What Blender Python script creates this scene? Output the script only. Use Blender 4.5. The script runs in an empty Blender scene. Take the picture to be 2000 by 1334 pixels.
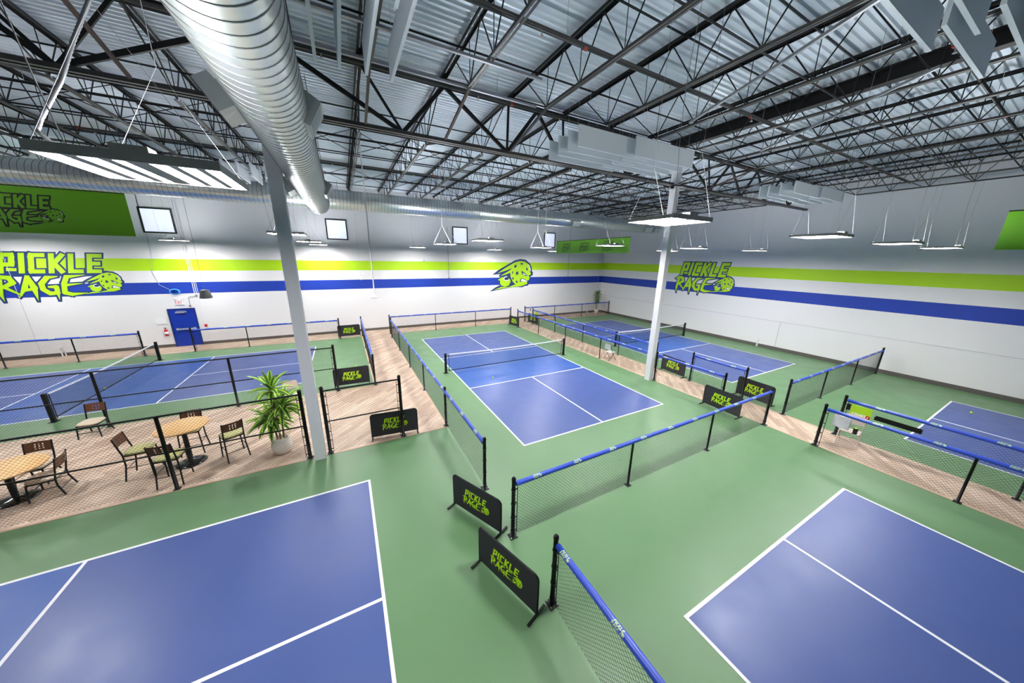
import bpy, math, random
from mathutils import Vector, Matrix
random.seed(7)
S = bpy.context.scene
COL = S.collection

# ------------------------------------------------------------------ camera
F_PX, YAW, PITCH, ROLL = 607.5318, 0.49094, 0.26172, 0.01714
cam_d = bpy.data.cameras.new('camera')
cam = bpy.data.objects.new('camera', cam_d)
COL.objects.link(cam)
cam_d.sensor_fit = 'HORIZONTAL'
cam_d.sensor_width = 36.0
cam_d.lens = 36.0 * F_PX / 2000.0
cam_d.clip_start = 0.05
cam_d.clip_end = 200
fw = Vector((math.sin(YAW) * math.cos(PITCH), math.cos(YAW) * math.cos(PITCH), -math.sin(PITCH)))
rt = Vector((math.cos(YAW), -math.sin(YAW), 0))
up = rt.cross(fw)
r2 = math.cos(ROLL) * rt + math.sin(ROLL) * up
u2 = -math.sin(ROLL) * rt + math.cos(ROLL) * up
M = Matrix((r2, u2, -fw)).transposed().to_4x4()
M.translation = Vector((-4.06756, -6.76486, 5.23207))
cam.matrix_world = M
S.camera = cam

# ------------------------------------------------------------------ world, exposure
w = bpy.data.worlds.new('world')
S.world = w
w.use_nodes = True
w.node_tree.nodes['Background'].inputs[0].default_value = (0.8, 0.9, 1.0, 1)
w.node_tree.nodes['Background'].inputs[1].default_value = 0.3
S.view_settings.view_transform = 'Standard'
S.view_settings.look = 'None'
S.view_settings.gamma = 1
S.view_settings.use_curve_mapping = False
S.view_settings.exposure = 0.24
LIGHT_EMIT = 172.0
ADDED_UP_EMIT = 90.0           # glow added on lamp tops to brighten ceiling and upper walls        # strength of every lamp diffuser
try:
    S.cycles.use_denoising = True
    S.cycles.max_bounces = 8
    S.cycles.diffuse_bounces = 5
    S.cycles.glossy_bounces = 3
    S.cycles.sample_clamp_indirect = 6
    S.cycles.caustics_reflective = False
    S.cycles.caustics_refractive = False
except Exception:
    pass


# ------------------------------------------------------------------ materials
def srgb(r, g, b):
    def f(c):
        c /= 255.0
        return c / 12.92 if c <= 0.04045 else ((c + 0.055) / 1.055) ** 2.4
    return (f(r), f(g), f(b), 1)


def mat(name, col, rough=0.5, metal=0.0, noise=0.0, nscale=3.0, emit=0, bump=0.0, bscale=40, spec=0.5, ecol=None):
    m = bpy.data.materials.new(name)
    m.use_nodes = True
    nt = m.node_tree
    b = nt.nodes['Principled BSDF']
    b.inputs['Base Color'].default_value = col
    b.inputs['Roughness'].default_value = rough
    b.inputs['Metallic'].default_value = metal
    b.inputs['Specular IOR Level'].default_value = spec
    if emit:
        b.inputs['Emission Color'].default_value = ecol or col
        b.inputs['Emission Strength'].default_value = emit
    if noise or bump:
        tc = nt.nodes.new('ShaderNodeTexCoord')
        n = nt.nodes.new('ShaderNodeTexNoise')
        n.inputs['Scale'].default_value = nscale
        n.inputs['Detail'].default_value = 5
        nt.links.new(tc.outputs['Object'], n.inputs['Vector'])
        if noise:
            mr = nt.nodes.new('ShaderNodeMapRange')
            mr.inputs[3].default_value = 1 - noise
            mr.inputs[4].default_value = 1 + noise
            nt.links.new(n.outputs['Fac'], mr.inputs[0])
            mx = nt.nodes.new('ShaderNodeVectorMath')
            mx.operation = 'SCALE'
            mx.inputs[0].default_value = col[:3]
            nt.links.new(mr.outputs[0], mx.inputs['Scale'])
            nt.links.new(mx.outputs[0], b.inputs['Base Color'])
        if bump:
            n2 = nt.nodes.new('ShaderNodeTexNoise')
            n2.inputs['Scale'].default_value = bscale
            nt.links.new(tc.outputs['Object'], n2.inputs['Vector'])
            bp = nt.nodes.new('ShaderNodeBump')
            bp.inputs['Strength'].default_value = bump
            nt.links.new(n2.outputs['Fac'], bp.inputs['Height'])
            nt.links.new(bp.outputs[0], b.inputs['Normal'])
    return m


LIME = srgb(178, 222, 12)
NAVY = srgb(22, 52, 110)
STRIPE_BLUE = srgb(14, 56, 165)


def wall_mat(name, ribs=False):
    """white painted wall with the lime and the blue band (and the block courses below the ledge)"""
    m = bpy.data.materials.new(name)
    m.use_nodes = True
    nt = m.node_tree
    b = nt.nodes['Principled BSDF']
    b.inputs['Roughness'].default_value = 0.55
    tc = nt.nodes.new('ShaderNodeTexCoord')
    sp = nt.nodes.new('ShaderNodeSeparateXYZ')
    nt.links.new(tc.outputs['Object'], sp.inputs[0])
    ramp = nt.nodes.new('ShaderNodeValToRGB')
    ramp.color_ramp.interpolation = 'CONSTANT'
    mr = nt.nodes.new('ShaderNodeMapRange')
    mr.inputs[1].default_value = 0
    mr.inputs[2].default_value = 10
    nt.links.new(sp.outputs['Z'], mr.inputs[0])
    nt.links.new(mr.outputs[0], ramp.inputs[0])
    white = srgb(232, 230, 232)
    grey = srgb(226, 226, 230)  # shade above lamp level put into the wall colour
    e = ramp.color_ramp.elements
    e[0].position = 0
    e[0].color = white
    dz = 0.03 if ribs else 0
    bands = [(2.97 + dz, STRIPE_BLUE), (3.60 + dz, white), (4.25 + dz, LIME), (4.88 + dz, white), (5.9, grey)]
    e[1].position = bands[0][0] / 10
    e[1].color = bands[0][1]
    for z, c in bands[1:]:
        k = e.new(z / 10)
        k.color = c
    nt.links.new(ramp.outputs[0], b.inputs['Base Color'])
    n = nt.nodes.new('ShaderNodeTexNoise')
    n.inputs['Scale'].default_value = 6
    nt.links.new(tc.outputs['Object'], n.inputs['Vector'])
    bp = nt.nodes.new('ShaderNodeBump')
    bp.inputs['Strength'].default_value = 0.06
    nt.links.new(n.outputs['Fac'], bp.inputs['Height'])
    if ribs:
        br = nt.nodes.new('ShaderNodeTexBrick')
        cmb = nt.nodes.new('ShaderNodeCombineXYZ')
        nt.links.new(sp.outputs['Y'], cmb.inputs[0])
        nt.links.new(sp.outputs['Z'], cmb.inputs[1])
        nt.links.new(cmb.outputs[0], br.inputs['Vector'])
        br.inputs['Color1'].default_value = (1, 1, 1, 1)
        br.inputs['Color2'].default_value = (.93, .93, .93, 1)
        br.inputs['Mortar'].default_value = (0, 0, 0, 1)
        br.inputs['Scale'].default_value = 1
        br.inputs['Mortar Size'].default_value = 0.008
        br.inputs['Mortar Smooth'].default_value = 1
        br.inputs['Brick Width'].default_value = 0.41
        br.inputs['Row Height'].default_value = 0.2
        lt = nt.nodes.new('ShaderNodeMath')
        lt.operation = 'LESS_THAN'
        lt.inputs[1].default_value = 1.76
        nt.links.new(sp.outputs['Z'], lt.inputs[0])
        mul = nt.nodes.new('ShaderNodeMath')
        mul.operation = 'MULTIPLY'
        nt.links.new(br.outputs['Color'], mul.inputs[0])
        nt.links.new(lt.outputs[0], mul.inputs[1])
        bp2 = nt.nodes.new('ShaderNodeBump')
        bp2.inputs['Strength'].default_value = 0.22
        bp2.inputs['Distance'].default_value = 0.01
        nt.links.new(mul.outputs[0], bp2.inputs['Height'])
        nt.links.new(bp.outputs[0], bp2.inputs['Normal'])
        nt.links.new(bp2.outputs[0], b.inputs['Normal'])
    else:
        nt.links.new(bp.outputs[0], b.inputs['Normal'])
    return m


def floor_mat(name, col, amount=0.08, rough=0.55):
    """acrylic sport coating: faint cloudy mottling plus fine scuffs"""
    m = mat(name, col, rough, noise=amount, nscale=0.9, bump=0.08, bscale=120)
    nt = m.node_tree
    b = nt.nodes['Principled BSDF']
    tc = nt.nodes.new('ShaderNodeTexCoord')
    n = nt.nodes.new('ShaderNodeTexNoise')
    n.inputs['Scale'].default_value = 1.7
    n.inputs['Detail'].default_value = 8
    nt.links.new(tc.outputs['Object'], n.inputs['Vector'])
    mr = nt.nodes.new('ShaderNodeMapRange')
    mr.inputs[3].default_value = rough - 0.12
    mr.inputs[4].default_value = rough + 0.12
    nt.links.new(n.outputs['Fac'], mr.inputs[0])
    nt.links.new(mr.outputs[0], b.inputs['Roughness'])
    return m


def wood_floor_mat():
    m = bpy.data.materials.new('plank_floor')
    m.use_nodes = True
    nt = m.node_tree
    b = nt.nodes['Principled BSDF']
    b.inputs['Roughness'].default_value = 0.5
    tc = nt.nodes.new('ShaderNodeTexCoord')
    mp = nt.nodes.new('ShaderNodeMapping')
    mp.inputs['Rotation'].default_value = (0, 0, math.radians(-45))
    nt.links.new(tc.outputs['Object'], mp.inputs[0])
    br = nt.nodes.new('ShaderNodeTexBrick')
    nt.links.new(mp.outputs[0], br.inputs['Vector'])
    br.inputs['Color1'].default_value = srgb(218, 195, 175)
    br.inputs['Color2'].default_value = srgb(180, 154, 134)
    br.inputs['Mortar'].default_value = srgb(150, 125, 105)
    br.inputs['Scale'].default_value = 1
    br.inputs['Mortar Size'].default_value = 0.003
    br.inputs['Brick Width'].default_value = 1.25
    br.inputs['Row Height'].default_value = 0.16
    n = nt.nodes.new('ShaderNodeTexNoise')
    mp2 = nt.nodes.new('ShaderNodeMapping')
    mp2.inputs['Rotation'].default_value = (0, 0, math.radians(-45))
    mp2.inputs['Scale'].default_value = (1.2, 14, 1)
    nt.links.new(tc.outputs['Object'], mp2.inputs[0])
    # mapping applies scale before rotation, so rotate first through mp
    mp2.inputs['Rotation'].default_value = (0, 0, 0)
    nt.links.new(mp.outputs[0], mp2.inputs[0])
    nt.links.new(mp2.outputs[0], n.inputs['Vector'])
    n.inputs['Scale'].default_value = 1.6
    n.inputs['Detail'].default_value = 6
    mx = nt.nodes.new('ShaderNodeMix')
    mx.data_type = 'RGBA'
    mx.blend_type = 'MULTIPLY'
    mx.inputs['Factor'].default_value = 0.55
    rr = nt.nodes.new('ShaderNodeValToRGB')
    rr.color_ramp.elements[0].position = 0.3
    rr.color_ramp.elements[0].color = (0.45, 0.4, 0.36, 1)
    rr.color_ramp.elements[1].position = 0.65
    rr.color_ramp.elements[1].color = (1, 1, 1, 1)
    nt.links.new(n.outputs['Fac'], rr.inputs[0])
    nt.links.new(br.outputs['Color'], mx.inputs[6])
    nt.links.new(rr.outputs[0], mx.inputs[7])
    nt.links.new(mx.outputs[2], b.inputs['Base Color'])
    return m


GREEN = floor_mat('green_court_coating', srgb(96, 132, 92), 0.07, 0.42)
BLUE = floor_mat('blue_court_coating', srgb(68, 87, 146), 0.05, 0.38)
KITCHEN = floor_mat('bright_blue_court_coating', srgb(44, 84, 158), 0.04, 0.38)
WOODF = wood_floor_mat()
WHITE_LINE = mat('white_line_paint', srgb(236, 236, 240), 0.6)
WALL = wall_mat('painted_back_wall')
WALLR = wall_mat('painted_block_wall', True)
PLAINWALL = mat('plain_white_wall', srgb(225, 225, 228), 0.6)
BASEB = mat('dark_rubber_baseboard', srgb(92, 87, 84), 0.6)
TRIM = mat('beige_edge_trim', srgb(196, 164, 142), 0.5)
DECK = mat('galvanised_roof_deck', (0.66, 0.73, 0.80, 1), 0.38, 0.25, noise=0.12, nscale=0.7)
STEEL_BLACK = mat('black_joist_steel', (0.009, 0.008, 0.008, 1), 0.5, 0.0, spec=0.3)
STEEL_BROWN = mat('rusty_joist_steel', (0.09, 0.06, 0.05, 1), 0.6, 0.2)
STRUT_GREY = mat('grey_conduit_steel', (0.3, 0.31, 0.33, 1), 0.4, 0.7)
GALV = mat('spiral_duct_steel', (0.66, 0.69, 0.685, 1), 0.33, 0.92, noise=0.08, nscale=14)
SEAM = mat('duct_seam', (0.22, 0.23, 0.23, 1), 0.4, 0.8)
GALV_D = mat('sheet_steel_box', (0.45, 0.48, 0.48, 1), 0.35, 0.9)
GRILLE = mat('white_diffuser_grille', srgb(215, 218, 220), 0.5)
COLUMN = mat('white_column_paint', srgb(226, 225, 229), 0.5)
BLACK = mat('black_powder_coat', (0.004, 0.004, 0.005, 1), 0.42, spec=0.3)
WIRE = mat('black_vinyl_wire', (0.008, 0.009, 0.009, 1), 0.5)
PAD = mat('blue_vinyl_padding', srgb(44, 76, 190), 0.34, noise=0.05, nscale=5, bump=0.12, bscale=9)
PATCH = mat('pale_green_print', srgb(190, 220, 160), 0.5)
BOLT = mat('zinc_bolt', (0.6, 0.6, 0.58, 1), 0.35, 0.9)
NETM = mat('black_net_cord', (0.012, 0.013, 0.016, 1), 0.8)
TAPE = mat('white_net_tape', srgb(238, 238, 240), 0.6)
BOARD = mat('charcoal_banner_fabric', srgb(40, 40, 46), 0.75)
LIMEPRINT = mat('lime_print', srgb(190, 236, 8), 0.55)
LIMEPAINT = mat('lime_wall_paint', srgb(178, 224, 12), 0.55)
NAVYPAINT = mat('navy_wall_paint', NAVY, 0.55)
WHITEPAINT = mat('white_wall_paint', srgb(240, 242, 240), 0.55)
BANNER = mat('green_banner_vinyl', srgb(112, 184, 26), 0.45)
BANNERK = mat('black_banner_print', (0.008, 0.01, 0.008, 1), 0.5)
BAFFLE = mat('white_acoustic_felt', srgb(214, 220, 226), 0.9)
HOUSING = mat('lamp_housing', srgb(176, 172, 170), 0.45, 0.1)
PLATE = mat('lamp_back_plate', (0.4, 0.39, 0.38, 1), 0.5)
LAMP = mat('lamp_diffuser', (1, 1, 1, 1), 0.5, emit=LIGHT_EMIT, ecol=(1.0, 0.985, 0.975, 1))
ADDED_UP = mat('added_uplight', (1, 1, 1, 1), 0.5, emit=ADDED_UP_EMIT, ecol=(0.95, 0.97, 1.0, 1))  # added upward glow, lifts the roof deck and upper walls
CABLE = mat('pale_cable', srgb(205, 205, 208), 0.5)
THINCABLE = mat('grey_wire', (0.25, 0.25, 0.26, 1), 0.5)
DARKCABLE = mat('dark_cable', (0.05, 0.05, 0.05, 1), 0.5)
FLEX = mat('armoured_flex', (0.28, 0.28, 0.29, 1), 0.3, 0.8)
WINFRAME = mat('black_window_frame', (0.008, 0.008, 0.009, 1), 0.5)
PANE = mat('daylit_frosted_pane', srgb(200, 208, 228), 0.3, emit=0.62, ecol=(0.78, 0.83, 1.0, 1))
DOOR = mat('blue_door_paint', srgb(8, 48, 160), 0.4)
ALU = mat('brushed_aluminium', (0.75, 0.76, 0.78, 1), 0.3, 0.7)
WHITEPL = mat('white_plastic', srgb(236, 236, 238), 0.4)
RED = mat('red_enamel', srgb(190, 22, 34), 0.3)
REDTXT = mat('red_sign_letter', srgb(225, 45, 45), 0.4)
CYAN = mat('blue_hose', srgb(60, 150, 225), 0.4)
SPEAKER = mat('grey_speaker_shell', srgb(88, 88, 88), 0.4)
TOPWOOD = mat('maple_tabletop', srgb(212, 170, 116), 0.4, noise=0.07, nscale=6)
WALNUT = mat('walnut_chairback', srgb(92, 56, 38), 0.4, noise=0.15, nscale=12)
SEAT_G = mat('olive_green_vinyl', srgb(180, 178, 118), 0.45)
SEAT_B = mat('beige_vinyl', srgb(206, 190, 168), 0.45)
LEAF = mat('deep_green_leaf', srgb(52, 108, 34), 0.4)
LEAFY = mat('yellow_green_leaf', srgb(172, 208, 74), 0.4)
PALML = mat('palm_leaf', srgb(84, 128, 50), 0.5)
CANE = mat('brown_cane', srgb(150, 112, 70), 0.7, noise=0.2, nscale=20)
POT = mat('white_ceramic_pot', srgb(226, 220, 212), 0.35)
SOIL = mat('soil', srgb(58, 44, 34), 0.9)
BALL = mat('yellow_ball', srgb(206, 232, 40), 0.45)
FOLDW = mat('white_folding_chair', srgb(226, 226, 228), 0.4)
FOLDB = mat('beige_folding_chair', srgb(222, 206, 196), 0.45)
CLOTH = mat('white_cloth', srgb(222, 224, 232), 0.85)
SPRK = mat('black_sprinkler_pipe', (0.02, 0.02, 0.02, 1), 0.4)
ORANGE = mat('orange_coupling', srgb(150, 44, 24), 0.5)
SIGNG = mat('lime_sign', srgb(168, 214, 30), 0.4)


# ------------------------------------------------------------------ mesh building
class MB:
    def __init__(s):
        s.v, s.f, s.mi = [], [], []
        s.smooth = []

    def add(s, vs, fs, mi=0, sm=False):
        o = len(s.v)
        s.v += [tuple(p) for p in vs]
        s.f += [tuple(i + o for i in f) for f in fs]
        s.mi += [mi] * len(fs)
        s.smooth += [sm] * len(fs)
        return s

    def box(s, x0, x1, y0, y1, z0, z1, mi=0):
        vs = [(x0, y0, z0), (x1, y0, z0), (x1, y1, z0), (x0, y1, z0), (x0, y0, z1), (x1, y0, z1), (x1, y1, z1), (x0, y1, z1)]
        return s.add(vs, [(0, 3, 2, 1), (4, 5, 6, 7), (0, 1, 5, 4), (1, 2, 6, 5), (2, 3, 7, 6), (3, 0, 4, 7)], mi)

    def bar(s, p, q, wd, ht=None, mi=0, upv=(0, 0, 1)):
        """rectangular bar from p to q"""
        ht = ht or wd
        p, q = Vector(p), Vector(q)
        d = (q - p).normalized()
        a = d.cross(Vector(upv))
        if a.length < 1e-4:
            a = d.cross(Vector((1, 0, 0)))
        a.normalize()
        b = a.cross(d).normalized()
        a *= wd / 2
        b *= ht / 2
        vs = [p - a - b, p + a - b, p + a + b, p - a + b, q - a - b, q + a - b, q + a + b, q - a + b]
        return s.add(vs, [(0, 3, 2, 1), (4, 5, 6, 7), (0, 1, 5, 4), (1, 2, 6, 5), (2, 3, 7, 6), (3, 0, 4, 7)], mi)

    def tube(s, pts, r, n=8, mi=0, caps=True):
        pts = [Vector(p) for p in pts]
        rs = r if isinstance(r, (list, tuple)) else [r] * len(pts)
        vs, fs = [], []
        ref = None
        for i, p in enumerate(pts):
            d = (pts[min(i + 1, len(pts) - 1)] - pts[max(i - 1, 0)]).normalized()
            if ref is None:
                ref = Vector((0, 0, 1)) if abs(d.z) < 0.9 else Vector((1, 0, 0))
            a = d.cross(ref)
            if a.length < 1e-4:
                ref = Vector((0, 1, 0))
                a = d.cross(ref)
            a.normalize()
            b = a.cross(d).normalized()
            for k in range(n):
                t = 2 * math.pi * k / n
                vs.append(p + (a * math.cos(t) + b * math.sin(t)) * rs[i])
        for i in range(len(pts) - 1):
            for k in range(n):
                k2 = (k + 1) % n
                fs.append((i * n + k, i * n + k2, (i + 1) * n + k2, (i + 1) * n + k))
        if caps:
            fs.append(tuple(range(n)))
            m = (len(pts) - 1) * n
            fs.append(tuple(m + k for k in reversed(range(n))))
        return s.add(vs, fs, mi, n > 5)

    def lathe(s, prof, c=(0, 0, 0), n=24, mi=0, sm=True):
        """profile (r, z) round the z axis"""
        vs, fs = [], []
        for r, z in prof:
            for k in range(n):
                t = 2 * math.pi * k / n
                vs.append((c[0] + r * math.cos(t), c[1] + r * math.sin(t), c[2] + z))
        for i in range(len(prof) - 1):
            for k in range(n):
                k2 = (k + 1) % n
                fs.append((i * n + k, i * n + k2, (i + 1) * n + k2, (i + 1) * n + k))
        fs.append(tuple(reversed(range(n))))
        m = (len(prof) - 1) * n
        fs.append(tuple(m + k for k in range(n)))
        return s.add(vs, fs, mi, sm)

    def build(s, name, mats, parent=None, loc=(0, 0, 0), rz=0):
        me = bpy.data.meshes.new(name)
        me.from_pydata([tuple(v) for v in s.v], [], s.f)
        for m in (mats if isinstance(mats, (list, tuple)) else [mats]):
            me.materials.append(m)
        me.polygons.foreach_set('material_index', s.mi)
        me.polygons.foreach_set('use_smooth', s.smooth)
        me.update()
        o = bpy.data.objects.new(name, me)
        COL.objects.link(o)
        if parent:
            o.parent = parent
        else:
            o.location = loc
            o.rotation_euler = (0, 0, rz)
        return o


def tag(o, label=None, cat=None, group=None, kind=None):
    if label:
        o['label'] = label
    if cat:
        o['category'] = cat
    if group:
        o['group'] = group
    if kind:
        o['kind'] = kind
    return o


def thing(name, label, cat, loc=(0, 0, 0), rz=0, group=None):
    o = bpy.data.objects.new(name, None)
    o.empty_display_size = 0.2
    COL.objects.link(o)
    o.location = loc
    o.rotation_euler = (0, 0, rz)
    return tag(o, label, cat, group)


def kids(o, _c={}):
    return list(o.children)


def copy_tree(o, loc=None, rz=None, label=None, group=None, parent=None):
    c = o.copy()
    COL.objects.link(c)
    if parent:
        c.parent = parent
    for ch in list(o.children):
        copy_tree(ch, parent=c)
    if loc is not None:
        c.location = loc
    if rz is not None:
        c.rotation_euler = (0, 0, rz)
    if label:
        c['label'] = label
    if group:
        c['group'] = group
    return c


def structure(o):
    o['kind'] = 'structure'
    return o


# ------------------------------------------------------------------ the hall
XR, YB, XL, YF, ZD = 19.07, 17.42, -25.0, -18.9, 9.48
structure(MB().box(XL - .3, XR + .3, YF - .3, YB + .3, -0.3, 0).build('floor', GREEN))
wood = MB()
wz = 0.004
for (a, b, c, d) in [(-25, -3.37, 2.04, 6.6), (-3.37, -1.64, 2.04, 15.8), (-25, 19.07, 15.8, YB), (7.82, 9.27, -18.9, 15.8)]:
    wood.add([(a, c, wz), (b, c, wz), (b, d, wz), (a, d, wz)], [(0, 1, 2, 3)])
structure(wood.build('floor', WOODF))
structure(MB().box(XL - .3, XR + .3, YB, YB + .3, 0, ZD + .2).build('wall_back', WALL))
structure(MB().box(XR, XR + .3, YF, YB, 0, ZD + .2).build('wall_right', WALLR))
structure(MB().box(XL - .3, XL, YF, YB, 0, ZD + .2).build('wall_left', PLAINWALL))
structure(MB().box(XL - .3, XR + .3, YF - .3, YF, 0, ZD + .2).build('wall_front', PLAINWALL))
structure(MB().box(XL, -12.94, YB - .018, YB, 0, 0.17).box(-11.86, XR, YB - .018, YB, 0, 0.17).build('baseboard_back', BASEB))
structure(MB().box(XR - .018, XR, YF, YB - .02, 0, 0.2).build('baseboard_right', BASEB))
# block ledge and movement joint on the right wall
structure(MB().box(XR - .022, XR, YF, YB - .02, 1.745, 1.775).build('trim_1', mat('ledge_paint', srgb(205, 203, 206), 0.6)))
structure(MB().box(XR - .006, XR, 1.97, 1.985, 0.2, 1.74).box(XR - .006, XR, -10.2, -10.18, 0.2, 1.74).build('trim_2', mat('joint_sealant', srgb(160, 158, 160), 0.7)))
# edge trims where planks meet the court coating
tr = MB()
for (a, b, c, d) in [(-25, -5.26, 2.0, 2.06), (-4.99, -1.64, 2.0, 2.06), (-25, -3.4, 6.58, 6.63), (-3.44, -3.36, 6.63, 15.8), (-25, -3.4, 15.76, 15.81),
                     (-1.68, -1.62, 2.06, 15.8), (-1.62, 7.8, 15.76, 15.81), (9.3, 19.0, 15.76, 15.81), (7.79, 7.85, -18.9, 15.76), (9.24, 9.3, -18.9, 15.76)]:
    tr.box(a, b, c, d, 0, 0.007)
structure(tr.build('trim_3', TRIM))
structure(MB().box(-17.9 - .01, -17.9 + .01, YB - .006, YB, 0.17, 9.4).box(18.6, 18.61, YB - .006, YB, 0.17, 9.4)
          .build('trim_4', mat('panel_joint', srgb(196, 194, 198), 0.7)))

# corrugated roof deck
dk = MB()
pitch, dep = 0.1524, 0.038
ys, prof = YF, []
while ys < YB:
    prof += [(ys, 0), (ys + .045, 0), (ys + .065, dep), (ys + .132, dep)]
    ys += pitch
prof.append((YB, 0))
vs, fs = [], []
for y, h in prof:
    vs += [(XL, y, ZD + h), (XR, y, ZD + h)]
for i in range(len(prof) - 1):
    fs.append((2 * i, 2 * i + 1, 2 * i + 3, 2 * i + 2))
dk.add(vs, fs)
dk.box(XL - .3, XR + .3, YF - .3, YB + .3, ZD + .06, ZD + .2)
structure(dk.build('ceiling', DECK))

# windows high in the back wall
for i, (a, b) in enumerate([(-13.06, -11.78), (-4.76, -3.54), (3.56, 4.77), (11.88, 13.07)]):
    z0, z1, t = 6.2, 7.47, 0.075
    f = MB().box(a, b, YB - .05, YB + .0, z0, z0 + t).box(a, b, YB - .05, YB, z1 - t, z1)
    f.box(a, a + t, YB - .05, YB, z0 + t, z1 - t).box(b - t, b, YB - .05, YB, z0 + t, z1 - t)
    fo = structure(f.build('window_%d' % (i + 1), WINFRAME))
    MB().box(a + t, b - t, YB - .02, YB - .004, z0 + t, z1 - t).build('window_pane', PANE, fo)

# blue exit door
dr = structure(MB().box(-12.92, -11.88, YB - .03, YB, 0.01, 2.12).build('door_1', DOOR))
fr = MB().box(-12.98, -12.92, YB - .05, YB, 0, 2.18).box(-11.88, -11.82, YB - .05, YB, 0, 2.18).box(-12.92, -11.88, YB - .05, YB, 2.12, 2.18)
fr.build('door_frame', mat('door_frame_paint', srgb(16, 44, 120), 0.4), dr)
MB().box(-12.66, -12.3, YB - .1, YB - .03, 1.93, 2.0).box(-12.6, -12.22, YB - .13, YB - .11, 2.04, 2.06).box(-12.26, -12.2, YB - .12, YB - .03, 1.95, 2.02).build('door_closer', ALU, dr)
MB().box(-12.78, -11.98, YB - .12, YB - .08, 0.97, 1.05).box(-12.78, -12.7, YB - .09, YB - .03, 0.95, 1.07).box(-12.06, -11.96, YB - .09, YB - .03, 0.95, 1.07).build('push_bar', ALU, dr)


# ------------------------------------------------------------------ courts
W_, L_, K_ = 6.096, 13.411, 2.134
LW = 0.05


def court(label, cx, cy, rz):
    """local frame: long axis y, centre at the net"""
    t = thing('pickleball_court', label, 'court', (cx, cy, 0), rz)
    hw, hl = W_ / 2, L_ / 2
    MB().box(-hw, hw, K_, hl, 0, .003).build('service_court', BLUE, t)
    MB().box(-hw, hw, -hl, -K_, 0, .003).build('service_court', BLUE, t)
    MB().box(-hw, hw, -K_, K_, 0, .003).build('kitchen_zone', KITCHEN, t)
    l = MB()
    z0, z1 = .003, .005
    l.box(-hw, hw, -hl, -hl + LW, z0, z1).box(-hw, hw, hl - LW, hl, z0, z1)
    l.box(-hw, -hw + LW, -hl + LW, hl - LW, z0, z1).box(hw - LW, hw, -hl + LW, hl - LW, z0, z1)
    l.box(-hw + LW, hw - LW, -K_ - LW, -K_, z0, z1).box(-hw + LW, hw - LW, K_, K_ + LW, z0, z1)
    l.box(-LW / 2, LW / 2, -hl + LW, -K_ - LW, z0, z1).box(-LW / 2, LW / 2, K_ + LW, hl - LW, z0, z1)
    l.build('court_lines', WHITE_LINE, t)
    return t


court('blue pickleball court in the middle, enclosed by blue-padded fences', W_ / 2, L_ / 2, 0)
court('far right pickleball court beside the striped right wall', 10.8 + W_ / 2, 0.055 + L_ / 2, 0)
court('pickleball court cut by the bottom right corner of the photo', -0.045 + W_ / 2, -4.936 - L_ / 2, 0)
court('pickleball court at the right edge, beyond the plank aisle', 10.785 + W_ / 2, -4.927 - L_ / 2, 0)
court('pickleball court at the bottom left with a darker blue kitchen', -4.027 - L_ / 2, 0.465 - W_ / 2, math.pi / 2)
court('pickleball court at the far left behind the tables and the blue door fence', -5.946 - L_ / 2, 14.213 - W_ / 2, math.pi / 2)


def net(label, cx, cy, rz):
    t = thing('court_net', label, 'net', (cx, cy, 0), rz)
    hw = 3.38
    for sx in (-1, 1):
        x = sx * hw
        p = MB().box(x - .045, x + .045, -.045, .045, 0.01, .95)
        p.box(x - .11, x + .11, -.09, .09, 0, .012)
        p.tube([(x - sx * .16, 0, .05), (x - sx * .16, 0, .88)], .014, 6)
        p.bar((x - sx * .16, 0, .82), (x, 0, .82), .02).bar((x - sx * .16, 0, .14), (x, 0, .14), .02)
        p.build('net_post', BLACK, t)
    x1 = hw - .17

    def top(x):
        return .86 + .05 * (x / x1) ** 2
    n = MB()
    k = 76
    for i in range(-k, k + 1):
        x = x1 * i / k
        n.box(x - .0017, x + .0017, -.0015, .0015, .1, top(x) - .02)
    for j in range(17):
        z = .12 + j * .045
        for i in range(-4, 4):
            xa, xb = x1 * i / 4, x1 * (i + 1) / 4
            n.bar((xa, 0, z + (top(xa) - .86) * j / 17), (xb, 0, z + (top(xb) - .86) * j / 17), .003, .0034)
    n.build('net_mesh', NETM, t)
    b = MB()
    for i in range(-6, 6):
        xa, xb = x1 * i / 6, x1 * (i + 1) / 6
        b.bar((xa, 0, top(xa) - .02), (xb, 0, top(xb) - .02), .012, .055)
    b.build('net_tape', TAPE, t)
    MB().bar((-x1, 0, .1), (x1, 0, .1), .012, .03).build('bottom_band', BLACK, t)
    return t


net('pickleball net across the middle blue court', W_ / 2, 6.706, 0)
net('pickleball net on the far right court by the block wall', 10.83 + W_ / 2, 6.76, 0)
net('pickleball net on the far left court behind the dining area', -12.65, 11.165, math.pi / 2)

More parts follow.
